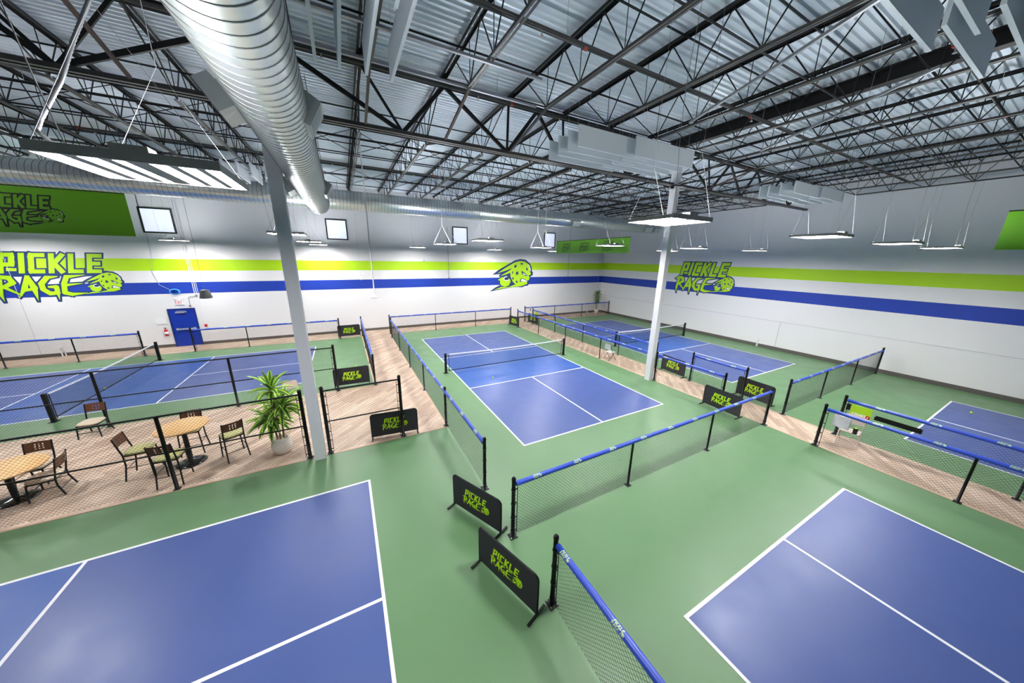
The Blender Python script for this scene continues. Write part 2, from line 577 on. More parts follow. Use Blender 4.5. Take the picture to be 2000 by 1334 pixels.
# ------------------------------------------------------------------ lettering and emblem
FONT = {'P': [[(0, 0), (0, 1)], [(0, 1), (.96, 1), (1, .93), (1, .5), (.96, .42), (0, .42)]], 'I': [[(0, 0), (0, 1)]],
        'C': [[(1, 1), (.05, 1), (0, .93), (0, .07), (.05, 0), (1, 0)]],
        'K': [[(0, 0), (0, 1)], [(1, 1), (.25, .5), (1, 0)]], 'L': [[(0, 1), (0, 0), (1, 0)]],
        'E': [[(1, 1), (0, 1), (0, 0), (1, 0)], [(0, .5), (.85, .5)]],
        'X': [[(0, 0), (1, 1)], [(0, 1), (1, 0)]], 'T': [[(.5, 0), (.5, 1)], [(0, 1), (1, 1)]],
        'O': [[(0, 0), (1, 0), (1, 1), (0, 1), (0, 0)]], 'U': [[(0, 1), (0, 0), (1, 0), (1, 1)]],
        'R': [[(0, 0), (0, 1), (1, 1), (1, .45), (0, .45)], [(.4, .45), (1, 0)]], '4': [[(.75, 0), (.75, 1), (0, .35), (1, .35)]]}


def stroke_quads(pts, widths, grow=0.0, cap=0.5):
    """polyline -> quads, one per segment, ends extended by cap*width"""
    out = []
    for i in range(len(pts) - 1):
        (x0, y0), (x1, y1) = pts[i], pts[i + 1]
        w0, w1 = widths[i] + 2 * grow, widths[i + 1] + 2 * grow
        dx, dy = x1 - x0, y1 - y0
        l = math.hypot(dx, dy) or 1e-6
        dx, dy = dx / l, dy / l
        e0 = cap * widths[i] + grow
        e1 = cap * widths[i + 1] + grow
        nx, ny = -dy, dx
        out.append([(x0 - dx * e0 + nx * w0 / 2, y0 - dy * e0 + ny * w0 / 2), (x0 - dx * e0 - nx * w0 / 2, y0 - dy * e0 - ny * w0 / 2),
                    (x1 + dx * e1 - nx * w1 / 2, y1 + dy * e1 - ny * w1 / 2), (x1 + dx * e1 + nx * w1 / 2, y1 + dy * e1 + ny * w1 / 2)])
    return out


def word(txt, x, y, w, h, gap, sw, grow=0, skew=0.0, iw=None):
    polys = []
    for ch in txt:
        if ch == ' ':
            x += w
            continue
        cw = sw if ch == 'I' else w
        for st in FONT[ch]:
            pts = [(x + sw / 2 + a * (cw - sw), y + sw / 2 + b * (h - sw)) for a, b in st]
            polys += stroke_quads(pts, [sw] * len(pts), grow)
        x += cw + gap
    return [[(a + skew * (b - y), b) for a, b in p] for p in polys]


BRUSH = {'R': [[(.18, -.3, .0), (.12, .12, .16), (.28, .82, .2)], [(-.18, .86, .02), (.3, 1.0, .18), (.78, .95, .2), (.9, .7, .2), (.35, .45, .14)], [(.35, .5, .16), (1.12, .02, .05)]],
         'A': [[(-.12, -.08, .03), (.3, .42, .2), (.62, 1.02, .14)], [(.62, 1.02, .14), (.76, .42, .24), (.74, -.3, .0)], [(.15, .28, .12), (.75, .36, .14)]],
         'G': [[(1.05, 1.0, .04), (.5, .95, .18), (.12, .62, .2), (.12, .32, .2), (.4, .1, .2), (.8, .12, .16), (.82, .45, .18), (.42, .45, .08)], [(.82, .3, .18), (.76, -.3, .0)]],
         'E': [[(1.45, 1.08, .02), (.45, .98, .18), (.2, .6, .18), (.1, .12, .2), (.45, .03, .18), (1.3, .08, .02)], [(.2, .53, .15), (1.2, .62, .02)]]}


def rage(grow=0):
    polys = []
    for ch, x0 in zip('RAGE', (.035, .185, .335, .485)):
        for st in BRUSH[ch]:
            pts = [(x0 + a * .14, .055 + b * .205) for a, b, _ in st]
            polys += stroke_quads(pts, [c * .22 for _, _, c in st], grow, 0.25)
    return polys


def emb(pts):
    return [((x - 1100) / 540, (940 - y) / 540 * 1.0) for x, y in pts]


def ell(x, y, a, b, rot=0, n=12):
    return [(x + a * math.cos(t) * math.cos(rot) - b * math.sin(t) * math.sin(rot), y + a * math.cos(t) * math.sin(rot) + b * math.sin(t) * math.cos(rot))
            for t in [2 * math.pi * k / n for k in range(n)]]


E_NAVY = [emb([(1130, 735), (1200, 680), (1300, 620), (1400, 560), (1470, 542), (1540, 550), (1590, 590), (1620, 640), (1625, 690), (1641, 712), (1636, 745),
               (1610, 760), (1605, 800), (1585, 830), (1590, 860), (1575, 880), (1545, 880), (1500, 898), (1440, 892), (1380, 893), (1260, 911), (1100, 938),
               (1170, 888), (1225, 862), (1210, 840), (1215, 816), (1185, 806), (1222, 762), (1205, 750), (1226, 728)])]
E_LIME = [emb([(1195, 716), (1300, 645), (1400, 585), (1468, 566), (1530, 574), (1572, 605), (1592, 655), (1596, 700), (1614, 718), (1608, 738), (1580, 750), (1598, 768),
               (1592, 800), (1572, 815), (1500, 785), (1478, 815), (1560, 832), (1572, 855), (1545, 862), (1500, 880), (1430, 874), (1378, 820), (1352, 760),
               (1348, 712), (1280, 738), (1230, 748), (1250, 735), (1330, 690), (1372, 655), (1300, 682)]),
          emb([(1195, 800), (1248, 764), (1280, 775), (1268, 800), (1290, 815), (1318, 800), (1330, 782), (1352, 800), (1352, 830), (1330, 870), (1282, 884), (1238, 866), (1222, 835), (1226, 808)]),
          emb([(1150, 921), (1240, 884), (1330, 888), (1405, 862), (1500, 884), (1430, 886), (1330, 894), (1240, 906)])]
E_HOLES = [emb(ell(*e)) for e in [(1410, 632, 14, 20, .5), (1490, 602, 18, 10, 0), (1558, 668, 11, 19, -.2), (1433, 718, 17, 22, 0), (1375, 710, 6, 18, .2), (1382, 783, 8, 18, -.4), (1430, 826, 11, 17, -.5)]]
E_HOLES += [emb([(1485, 688), (1520, 706), (1572, 752), (1528, 752), (1496, 728)]), emb([(1468, 828), (1478, 790), (1500, 780), (1580, 818), (1576, 834), (1520, 826)])]
E_WHITE = [emb([(1504, 712), (1552, 744), (1520, 742)]), emb([(1490, 792), (1506, 790), (1566, 820), (1566, 830), (1482, 820)]),
           emb([(1562, 592), (1590, 622), (1606, 660), (1608, 700), (1598, 690), (1590, 645)]), emb([(1300, 752), (1318, 760), (1284, 768), (1272, 786), (1290, 802), (1326, 800), (1344, 790), (1330, 808), (1292, 814), (1264, 796), (1266, 766)])]


def place(polys, x, y, s, yx=1.0):
    return [[(x + a * s, y + b * s * yx) for a, b in p] for p in polys]


def logo_layers(outline=True, og=.0145):
    """list of (polygons, key) back to front in a unit-wide frame, height .53"""
    ex, ey, es = .615, .045, .37
    L = []
    if outline:
        L.append((word('PICKLE', .085, .295, .116, .215, .024, .042, og, .2) + rage(og) + place(E_NAVY, ex, ey, es) +
                  [[(.1, .26), (.86, .26), (.88, .32), (.1, .32)]], 'dark'))
    L.append((word('PICKLE', .085, .295, .116, .215, .024, .042, 0, .2) + rage() + place(E_LIME, ex, ey, es), 'fill'))
    L.append((place(E_HOLES, ex, ey, es), 'dark'))
    if outline:
        L.append((place(E_WHITE, ex, ey, es), 'white'))
    return L


def emblem_layers():
    return [(E_NAVY, 'dark'), (E_LIME, 'fill'), (E_HOLES, 'dark'), (E_WHITE, 'white')]


def decal(name, layers, O, U, V, mats, size, parent=None, lift=0.002):
    O, U, V = Vector(O), Vector(U), Vector(V)
    N = U.cross(V).normalized()
    keys = ['dark', 'fill', 'white']
    mb = MB()
    for i, (polys, key) in enumerate(layers):
        for j, p in enumerate(polys):
            pp = [O + U * (a * size) + V * (b * size) + N * (lift * (i + 1) + j * 0.00002) for a, b in p]
            mb.add(pp, [tuple(range(len(pp)))], keys.index(key))
    return mb.build(name, mats, parent)


# wall graphics
decal('wall_logo', logo_layers(), (-18.62, YB, 2.85), (1, 0, 0), (0, 0, 1), [NAVYPAINT, LIMEPAINT, WHITEPAINT], 4.4, lift=.003)
tag(bpy.data.objects['wall_logo'], 'lime and navy lettered logo painted on the back wall at the far left', 'wall graphic')
o = decal('wall_logo', logo_layers(), (XR, 9.35, 2.86), (0, -1, 0), (0, 0, 1), [NAVYPAINT, LIMEPAINT, WHITEPAINT], 4.5, lift=.003)
tag(o, 'lime and navy lettered logo painted on the right wall', 'wall graphic')
o = decal('wall_emblem', emblem_layers(), (6.64, YB, 2.47), (1, 0, 0), (0, 0, 1), [NAVYPAINT, LIMEPAINT, WHITEPAINT], 4.22, lift=.003)
for v in o.data.vertices:
    v.co.z = 2.47 + (v.co.z - 2.47) * 0.87
tag(o, 'large flaming ball emblem painted over the stripes of the back wall', 'wall graphic')

# ------------------------------------------------------------------ fences
PATCH_ME = None


def patch_mesh(r):
    """printed label wrapped round the padding; local x along the rail"""
    mb = MB()
    s = 0.2
    for k, (polys, key) in enumerate(logo_layers(False)[:1]):
        for p in polys:
            pts = []
            for a, b in p:
                ang = math.pi / 2 - .62 + (b - .27) * s * .8 / r
                x = (a - .5) * s
                rr = r + .0025
                pts.append((x, math.cos(ang) * -rr, math.sin(ang) * rr))
            mb.add(pts, [tuple(range(len(pts)))])
    me = mb
    return me


def chain(mb, x0, x1, z0, z1, th=.0036, sp=.072):
    """diamond wire lattice in the local xz plane"""
    H = z1 - z0
    for sgn, yo in ((1, .0015), (-1, -.0015)):
        x = x0 - H
        x = x0 + math.floor((x - x0) / sp) * sp
        while x < x1 + H:
            if sgn > 0:
                a, b, za, zb = x, x + H, z0, z1
            else:
                a, b, za, zb = x + H, x, z0, z1
            # clip to the bay
            def at(xc):
                return za + (zb - za) * (xc - a) / (b - a)
            pa, pb = (a, za), (b, zb)
            lo, hi = min(a, b), max(a, b)
            if hi > x0 and lo < x1:
                P = [pa, pb]
                for i in (0, 1):
                    if P[i][0] < x0:
                        P[i] = (x0, at(x0))
                    if P[i][0] > x1:
                        P[i] = (x1, at(x1))
                if abs(P[0][0] - P[1][0]) > .01:
                    (xa, zA), (xb, zB) = P
                    d = th / 2 * .7071
                    s2 = 1 if (zB - zA) * (xb - xa) > 0 else -1
                    vs = []
                    for (xx, zz) in P:
                        vs += [(xx - d * s2, yo - th / 2, zz + d), (xx + d * s2, yo - th / 2, zz - d), (xx, yo + th / 2, zz)]
                    mb.add(vs, [(0, 1, 4, 3), (1, 2, 5, 4), (2, 0, 3, 5)])
            x += sp


def post_mesh(mb, x, h, r, cap=True):
    mb.tube([(x, 0, 0.01), (x, 0, h)], r, 12)
    if cap:
        mb.lathe([(r * 1.15, 0), (r * 1.15, .03), (r * .9, .055), (r * .45, .07), (.001, .075)], (x, 0, h - .01), 12)


def fence(label, p0, p1, posts, pad=True, ends=(0, -1), h=1.29, mesh_side=0, patch=True, phase=.5):
    """posts: distances along p0->p1; ends: indices of heavy end posts"""
    p0, p1 = Vector(p0), Vector(p1)
    d = p1 - p0
    L = d.length
    t = thing('chain_link_fence', label, 'fence', (p0.x, p0.y, 0), math.atan2(d.y, d.x), 'chain-link fences round the courts')
    n = len(posts)
    ends = [e % n for e in ends]
    for i, x in enumerate(posts):
        mb = MB()
        if i in ends:
            post_mesh(mb, x, h, .037 if pad else .042)
            po = mb.build('end_post', BLACK, t)
            bp = MB().box(x - .078, x + .078, -.078, .078, 0, .012)
            bp.build('base_plate', BLACK, po)
            bb = MB()
            for sx in (-.057, .057):
                for sy in (-.057, .057):
                    bb.lathe([(.013, 0), (.013, .018), (.008, .026)], (x + sx, sy, .011), 8)
            bb.build('anchor_bolts', BOLT, po)
            # tension bar and bands
            sd = 1 if i == 0 or (i != n - 1) else -1
            tb = MB().box(x + sd * .085 - .006, x + sd * .085 + .006, -.004, .004, .06, h - .12)
            for k in range(4 if pad else 7):
                z = .12 + k * (h - .35) / (3 if pad else 6)
                tb.lathe([(.047, 0), (.047, .02)], (x, 0, z), 10)
                tb.box(min(x, x + sd * .09), max(x, x + sd * .09), -.006, .006, z, z + .02)
            tb.build('tension_bar', BLACK, po)
        else:
            hh = h - .1 if pad else h - .06
            mb.tube([(x, 0, 0.01), (x, 0, hh)], .026 if pad else .036, 10)
            mb.box(x - .06, x + .06, -.06, .06, 0, .012)
            mb.build('line_post', BLACK, t)
    zr = h - .1 if pad else h - .07
    cm = MB()
    for a, b in zip(posts[:-1], posts[1:]):
        chain(cm, a + .03, b - .03, .045, zr - .02)
    cm.build('chain_link_mesh', WIRE, t)
    if pad:
        r = .047
        mb = MB()
        seg = max(2, int(L / .35))
        pts, rs = [], []
        for k in range(seg + 1):
            x = posts[0] + .05 + (posts[-1] - posts[0] - .1) * k / seg
            pts.append((x, random.uniform(-.002, .002), zr + random.uniform(-.003, .002)))
            rs.append(r + random.uniform(-.002, .0015))
        mb.tube(pts, rs, 18)
        po = mb.build('rail_padding', PAD, t)
        global PATCH_ME
        if PATCH_ME is None:
            pt = patch_mesh(r + .002)
            pm = pt.build('logo_patch', PATCH, po)
            PATCH_ME = pm.data
            bpy.data.objects.remove(pm)
        x = posts[0] + phase
        while x < posts[-1] - .2:
            q = bpy.data.objects.new('logo_patch', PATCH_ME)
            COL.objects.link(q)
            q.parent = po
            q.location = (x, 0, zr)
            if mesh_side:
                q.rotation_euler = (0, 0, math.pi)
            x += .98
    else:
        MB().tube([(posts[0] + .03, 0, zr), (posts[-1] - .03, 0, zr)], .022, 10).build('top_rail', BLACK, t)
        MB().tube([(posts[0] + .03, 0, .95), (posts[-1] - .03, 0, .95)], .018, 10).build('middle_rail', BLACK, t)
    return t


def rel(vals):
    return [abs(v - vals[0]) for v in vals]


def fence_x(label, y, xs, **k):
    return fence(label, (xs[0], y), (xs[-1], y), rel(xs), **k)


def fence_y(label, x, ys, **k):
    return fence(label, (x, ys[0]), (x, ys[-1]), rel(ys), **k)


fence_x('blue-railed fence behind the middle court, along the back wall', 15.78, [-1.62, 1.56, 4.71, 7.82])
fence_y('long blue-railed fence on the left side of the middle court', -1.67, [-1.05, 2.1, 5.19, 8.23, 11.36, 14.6], ends=(0, 1, -1), mesh_side=1)
fence_x('nearest long blue-railed fence across the front of the middle court', -2.5, [-1.7, 1.44, 4.61, 7.8])
fence_y('blue-railed fence between the middle court and the right plank aisle', 7.86, [2.25, 5.34, 8.45, 11.55, 14.65], mesh_side=1)
fence_y('short blue-railed fence right of the white column, aisle side nearest the middle court', 7.84, [-1.07, 1.82], mesh_side=1)
fence_y('short blue-railed fence on the far right court side of the aisle', 9.27, [-1.08, 1.07], mesh_side=1)
fence_y('long blue-railed fence between the right aisle and the far right court', 9.25, [2.9, 5.34, 8.4, 11.5, 14.62], mesh_side=1)
fence_x('blue-railed fence behind the far right court, ending by the potted palm', 15.85, [9.21, 12.3, 15.43, 18.83])
fence_x('blue-railed fence running to the right wall', -2.43, [9.28, 12.35, 15.54, 18.7])
fence_y('blue-railed fence on the near side of the lower right aisle', 7.8, [-12.2, -8.9, -6.33, -3.81], mesh_side=1)
fence_y('blue-railed fence on the far side of the lower right aisle, with a lime sign', 9.2, [-12.9, -9.9, -6.95, -3.83], mesh_side=1)
fence_y('blue-railed fence at the bottom centre running towards the camera', -1.73, [-10.1, -7.0, -3.87], mesh_side=1, phase=.1)
fence_y('blue-railed fence along the right end of the far left court', -3.38, [6.63, 9.71, 12.7, 15.85], mesh_side=1)
fence_x('blue-railed fence right of the blue door', 15.78, [-11.7, -9.36, -7.03, -4.69])
fence_x('blue-railed fence left of the blue door', 15.77, [-20.9, -18.1, -15.91, -13.64])
fence_x('tall black fence between the dining area and the far left court', 6.6, [-20.25, -17.15, -14.05, -10.95, -7.85, -4.74], pad=False, h=1.86)
fence_x('tall black fence in front of the dining tables', 2.08, [-17.0, -13.7, -10.55, -7.95, -5.37], pad=False, h=1.9)
fence_x('short tall black fence panel right of the grey column', 2.08, [-4.9, -2.99], pad=False, h=1.9)


# ------------------------------------------------------------------ branded floor boards
def rounded(w, z0, z1, r, n=6):
    pts = [(-w / 2, z0), (w / 2, z0)]
    for k in range(n + 1):
        a = k / n * math.pi / 2
        pts.append((w / 2 - r + r * math.cos(a), z1 - r + r * math.sin(a)))
    for k in range(n + 1):
        a = math.pi / 2 + k / n * math.pi / 2
        pts.append((-w / 2 + r + r * math.cos(a), z1 - r + r * math.sin(a)))
    return pts


def make_board():
    t = thing('banner_board', 'x', 'banner board')
    w = 1.3
    pts = rounded(w, .05, .77, .09)
    th = .014
    n = len(pts)
    mb = MB()
    mb.add([(x, -th, z) for x, z in pts] + [(x, th, z) for x, z in pts],
           [tuple(range(n)), tuple(reversed(range(n, 2 * n)))] + [(i, i + n, (i + 1) % n + n, (i + 1) % n) for i in range(n)])
    pn = mb.build('banner_panel', BOARD, t)
    decal('logo_print', logo_layers(False), (-.37, -th, .2), (1, 0, 0), (0, 0, 1), [BOARD, LIMEPRINT, WHITEPAINT], .76, pn, .0015)
    ft = MB()
    ft.tube([(x * 1.0, 0, z) for x, z in pts[1:]] + [(pts[0][0], 0, pts[0][1])], .016, 8)
    ft.build('frame_tube', BLACK, t)
    for sx in (-1, 1):
        MB().bar((sx * .64, -.2, .018), (sx * .64, .2, .018), .035, .025).bar((sx * .64, 0, .02), (sx * .64, 0, .08), .03).build('board_foot', BLACK, t)
    return t


bproto = None
for (x0, y0, x1, y1, lab) in [
    (-2.47, -1.16, -1.87, -2.39, 'black logo board standing left of the nearest blue-railed fence corner'),
    (-2.47, -2.67, -2.03, -3.93, 'black logo board nearest the camera, beside the bottom fence post'),
    (-3.88, 2.34, -2.49, 2.2, 'black logo board on the planks behind the short black fence panel'),
    (-4.88, 7.04, -3.56, 7.0, 'black logo board at the corner of the far left court'),
    (-4.76, 16.12, -3.53, 16.14, 'black logo board against the back wall'),
    (7.44, 15.25, 7.61, 14.01, 'black logo board in the far corner of the middle court'),
    (9.4, 15.55, 9.54, 14.3, 'black logo board in the far left corner of the far right court'),
    (9.47, 2.66, 9.36, 1.44, 'black logo board right beside the white column'),
    (7.54, -.56, 7.49, -1.91, 'black logo board on the green floor, partly behind the near blue rail'),
    (9.7, -.62, 9.58, -1.98, 'black logo board by the corner of the far right court')]:
    cx, cy, rz = (x0 + x1) / 2, (y0 + y1) / 2, math.atan2(y1 - y0, x1 - x0)
    if bproto is None:
        bproto = b = make_board()
        b.location, b.rotation_euler = (cx, cy, 0), (0, 0, rz)
        b['label'], b['group'] = lab, 'black logo boards on the floor'
    else:
        copy_tree(bproto, (cx, cy, 0), rz, lab, 'black logo boards on the floor')

# ------------------------------------------------------------------ columns
for x, lab in [(-5.125, 'grey-white square steel column at the dining area corner'), (7.69, 'white square steel column by the right plank aisle')]:
    t = thing('steel_column', lab, 'column', (x, 2.0, 0))
    MB().box(-.125, .125, -.125, .125, 0.0, 9.1).build('column_shaft', COLUMN, t)
    MB().box(-.16, .16, -.16, .16, 8.02, 8.06).box(-.2, .2, -.05, .05, 7.94, 8.02).build('cap_bracket', STEEL_BLACK, t)


# ------------------------------------------------------------------ roof steel
def make_joist(L, name_label, group, y0):
    """joist along +y, from its origin; top chord z 9.42, bottom 8.5"""
    t = thing('roof_joist', name_label, 'roof joist', (0, y0, 0), 0, group)
    zt, zb = 9.42, 8.5
    tc = MB().box(-.065, -.012, 0, L, zt - .006, zt).box(-.065, -.057, 0, L, zt - .06, zt).box(.012, .065, 0, L, zt - .006, zt).box(.057, .065, 0, L, zt - .06, zt)
    tc.box(-.02, .02, 0, .25, zt - .12, zt).box(-.02, .02, L - .25, L, zt - .12, zt)
    tc.build('top_chord', STEEL_BLACK, t)
    e = 1.85
    bc = MB().box(-.05, -.01, e, L - e, zb, zb + .006).box(-.05, -.044, e, L - e, zb, zb + .045).box(.01, .05, e, L - e, zb, zb + .006).box(.044, .05, e, L - e, zb, zb + .045)
    bc.build('bottom_chord', STRUT_DARK, t)
    wb = MB()
    n = int(round((L - 2 * e) / 1.2))
    st = (L - 2 * e) / n
    for i in range(n + 1):
        y = e + i * st
        wb.tube([(0, y - (st / 2 if i else .9), zt - .05), (0, y, zb + .03)], .013, 5, caps=False)
        wb.tube([(0, y, zb + .03), (0, y + (st / 2 if i < n else .9), zt - .05)], .013, 5, caps=False)
        wb.tube([(0, y, zb + .03), (0, y, zt - .04)], .009, 4, caps=False)
    wb.tube([(0, .12, zt - .06), (0, e, zb + .03)], .016, 5, caps=False)
    wb.tube([(0, L - .12, zt - .06), (0, L - e, zb + .03)], .016, 5, caps=False)
    wb.build('web', STEEL_BLACK, t)
    return t


STRUT_DARK = mat('lit_joist_steel', (0.06, 0.056, 0.053, 1), 0.38, 0.3)  # lower members lighter than the black steel: light on undersides put into colour
jx = [-5.1 + 1.829 * k for k in range(-10, 14)]
jf = make_joist(15.3, 'black open-web roof joist between the cross truss and the back wall', 'roof joists over the far half of the hall', 2.06)
jn = make_joist(12.75, 'black open-web roof joist over the near half of the hall', 'roof joists over the near half of the hall', -10.8)
first = True
for x in jx:
    if x > 18.95 or x < -24.5:
        continue
    if first:
        jf.location = (x, 2.06, 0)
        jn.location = (x, -10.8, 0)
        first = False
    else:
        copy_tree(jf, (x, 2.06, 0))
        copy_tree(jn, (x, -10.8, 0))
# heavy beam line on the second column
MB().box(6.9, 7.12, -12.0, 1.9, 9.40, 9.42).box(7.0, 7.02, -12.0, 1.9, 9.12, 9.40).box(6.9, 7.12, -12.0, 1.9, 9.10, 9.12).build('roof_beam', STEEL_BLACK)
tag(bpy.data.objects['roof_beam'], 'thick black roof beam running up to the right column truss', 'roof beam')


def girder(label, xa, xb, nodes_b, nodes_t):
    t = thing('truss_girder', label, 'truss girder', (0, 2.0, 0))
    zt, zb = 9.34, 8.07
    tc = MB().box(xa, xb, -.11, -.015, zt - .012, zt).box(xa, xb, -.03, -.015, zt - .11, zt).box(xa, xb, .015, .11, zt - .012, zt).box(xa, xb, .015, .03, zt - .11, zt)
    tc.build('top_chord', STEEL_BLACK, t)
    bc = MB().box(xa, xb, -.1, -.015, zb - .03, zb - .018).box(xa, xb, -.03, -.015, zb - .03, zb + .07).box(xa, xb, .015, .1, zb - .03, zb - .018).box(xa, xb, .015, .03, zb - .03, zb + .07)
    bc.build('bottom_chord', STRUT_DARK, t)
    seq = sorted([(x, zb + .03) for x in nodes_b] + [(x, zt - .06) for x in nodes_t])
    for a, b in zip(seq[:-1], seq[1:]):
        MB().bar((a[0], 0, a[1]), (b[0], 0, b[1]), .09, .05, upv=(0, 1, 0)).build('diagonal', STEEL_BLACK, t)
    for x in [q for q in jx if xa + .3 < q < xb - .3]:
        if min(abs(x - q) for q in nodes_t) > .3:
            # hanger from the joist seat down to the nearest bottom node
            nb = min(nodes_b, key=lambda q: abs(q - x))
            MB().bar((x, 0, zt - .05), (nb, 0, zb + .03), .055, .04, upv=(0, 1, 0)).build('hanger', STEEL_BLACK, t)
    return t


girder('deep black cross truss between the two columns', -5.0, 7.56, [-2.45, .35, 2.3, 5.05], [-4.9, -1.4, 1.3, 4.0, 7.5])
girder('deep black cross truss right of the white column', 7.82, 19.0, [9.9, 12.3, 14.4, 16.8], [7.9, 11.1, 13.3, 15.6, 18.4])
girder('deep black cross truss left of the grey column', -17.8, -5.25, [-15.3, -12.6, -10.4, -7.8], [-17.7, -14.2, -11.5, -9.2, -5.35])

# joist bottom-chord braces down to the truss
for k, x in enumerate([q for q in jx if -14 < q < 18.5]):
    for sg in ((-1,) if k % 2 else (-1, 1)):
        if sg < 0 and (1 < x < 6 or 12 < x < 17.3):
            continue
        y1 = 2.0 + sg * 1.9
        o = MB().bar((x, y1, 8.52), (x, 2.0 + sg * .14, 8.1), .05, .05).build('chord_brace', STEEL_BROWN if k % 3 == 0 else STRUT_DARK)
        tag(o, 'steel brace from a joist end down to the cross truss', 'brace', 'braces between joists and truss')

# bridging rows
for y in (4.6, 6.2, 7.9, 9.5, 11.5, 13.5):
    for z, nm in ((9.33, 'upper'), (8.56, 'lower')):
        o = MB().box(-24.9, 19.0, y - .02, y + .02, z - .004, z).box(-24.9, 19.0, y - .02, y - .014, z - .035, z).build('joist_bridging', STEEL_BLACK)
        tag(o, 'thin black bridging angle crossing the far %s joist chords' % nm, 'bridging', 'joist bridging over the far half, %s' % nm)
for y in (-5.8, -3.22, -1.95, .46):
    for z, nm in ((9.33, 'upper'), (8.56, 'lower')):
        if y == .46 and z < 9:
            continue
        o = MB().box(-24.9, 19.0, y - .022, y + .022, z - .004, z).box(-24.9, 19.0, y - .022, y - .016, z - .04, z).build('joist_bridging', STEEL_BLACK if z > 9 else STRUT_DARK)
        tag(o, 'black bridging angle crossing the near %s joist chords' % nm, 'bridging', 'joist bridging over the near half, %s' % nm)
for y in (6.2, 11.5):
    for a, b in zip(jx[:-1], jx[1:]):
        if -14 < a < 17.5:
            o = MB().tube([(a, y + .06, 8.58), (b, y + .06, 9.32)], .011, 5).tube([(a, y + .09, 9.32), (b, y + .09, 8.58)], .011, 5).build('cross_bracing', STEEL_BLACK)
            tag(o, 'crossed bracing rods between two neighbouring joists', 'bracing', 'crossed rods between far joists')
# sprinkler mains
for y, z, lab in [(-1.5, 8.82, 'black sprinkler pipe with orange couplings above the near half'), (1.25, 8.95, 'black sprinkler pipe close to the cross truss'),
                  (-4.6, 8.85, 'black sprinkler pipe at the top right of the hall'), (5.6, 8.85, 'black sprinkler pipe beyond the cross truss'), (9.0, 8.85, 'black sprinkler pipe over the far courts')]:
    t = thing('sprinkler_pipe', lab, 'sprinkler pipe', (0, y, z))
    MB().tube([(-24.9, 0, 0), (19.0, 0, 0)], .032, 10).build('pipe', SPRK, t)
    for x in [-21.5 + 5.4 * k for k in range(8)]:
        MB().tube([(x - .04, 0, 0), (x + .04, 0, 0)], .045, 10).build('coupling', ORANGE, t)
    sp = MB()
    for x in [-20 + 3.2 * k for k in range(12)]:
        sp.tube([(x, 0, 0), (x, 0, -.09)], .012, 6).tube([(x, 0, -.09), (x, 0, -.1)], .03, 8)
        sp.tube([(x + .5, 0, 0), (x + .5, 0, ZD - z - .004)], .005, 4)
    sp.build('sprinkler_heads', BOLT, t)
# strut channels hung under the joists
for p, q, lab in [((2.1, -4.8, 8.42), (3.6, -1.2, 8.42), 'slotted steel strut channel in the upper centre of the roof'),
                  ((5.1, -4.6, 8.44), (7.3, -1.0, 8.44), 'slotted steel strut channel above the right aisle')]:
    o = MB().bar(p, q, .045, .045).build('strut_channel', STRUT_GREY)
    tag(o, lab, 'strut channel')
for p, q in [((-4.7, -.9, 8.47), (-.4, -.9, 8.47)), ((-4.7, .25, 8.56), (0.2, .25, 8.56))]:
    o = MB().bar(p, q, .05, .04).build('strut_channel', STRUT_GREY)
    tag(o, 'galvanised strut rail carrying the ceiling panels at the top centre' if p[1] < 0 else 'galvanised strut rail just before the cross truss at the top centre', 'strut channel')


# ------------------------------------------------------------------ spiral ducts
def spiral(L, r, pitch, n=48):
    """duct along +y from its origin: one helical band of sheet and one raised helical seam"""
    mb = MB()
    T = int(L / pitch) * n
    for (prof, mi) in (([(0, .0), (pitch - .014, .0)], 0), ([(-.014, 0), (-.012, .005), (-.002, .005), (0, 0)], 1)):
        vs, fs = [], []
        m = len(prof)
        for t_ in range(T + 1):
            a = 2 * math.pi * t_ / n
            ca, sa = math.cos(a), math.sin(a)
            y = pitch * t_ / n
            for dy, dr in prof:
                vs.append(((r + dr) * ca, y + dy, (r + dr) * sa))
        for t_ in range(T):
            for q in range(m - 1):
                a = t_ * m + q
                fs.append((a, a + m, a + m + 1, a + 1))
        mb.add(vs, fs, mi, True)
    return mb


t = thing('spiral_duct', 'large spiral duct coming from above the camera towards the middle', 'air duct', (-4.62, -13.0, 7.03))
dm = spiral(20.1, .375, .15)
dm.build('duct_body', [GALV, SEAM], t)
cp = MB()
n = 32
vs, fs = [], []
for j, (rr, yy) in enumerate([(.378, 19.95), (.382, 20.12), (.37, 20.2), (.2, 20.23), (.001, 20.24)]):
    for k in range(n):
        a = 2 * math.pi * k / n
        vs.append((rr * math.cos(a), yy, rr * math.sin(a)))
for j in range(4):
    for k in range(n):
        fs.append((j * n + k, j * n + (k + 1) % n, (j + 1) * n + (k + 1) % n, (j + 1) * n + k))
cp.add(vs, fs, 0, True)
cp.build('end_cap', GALV, t)


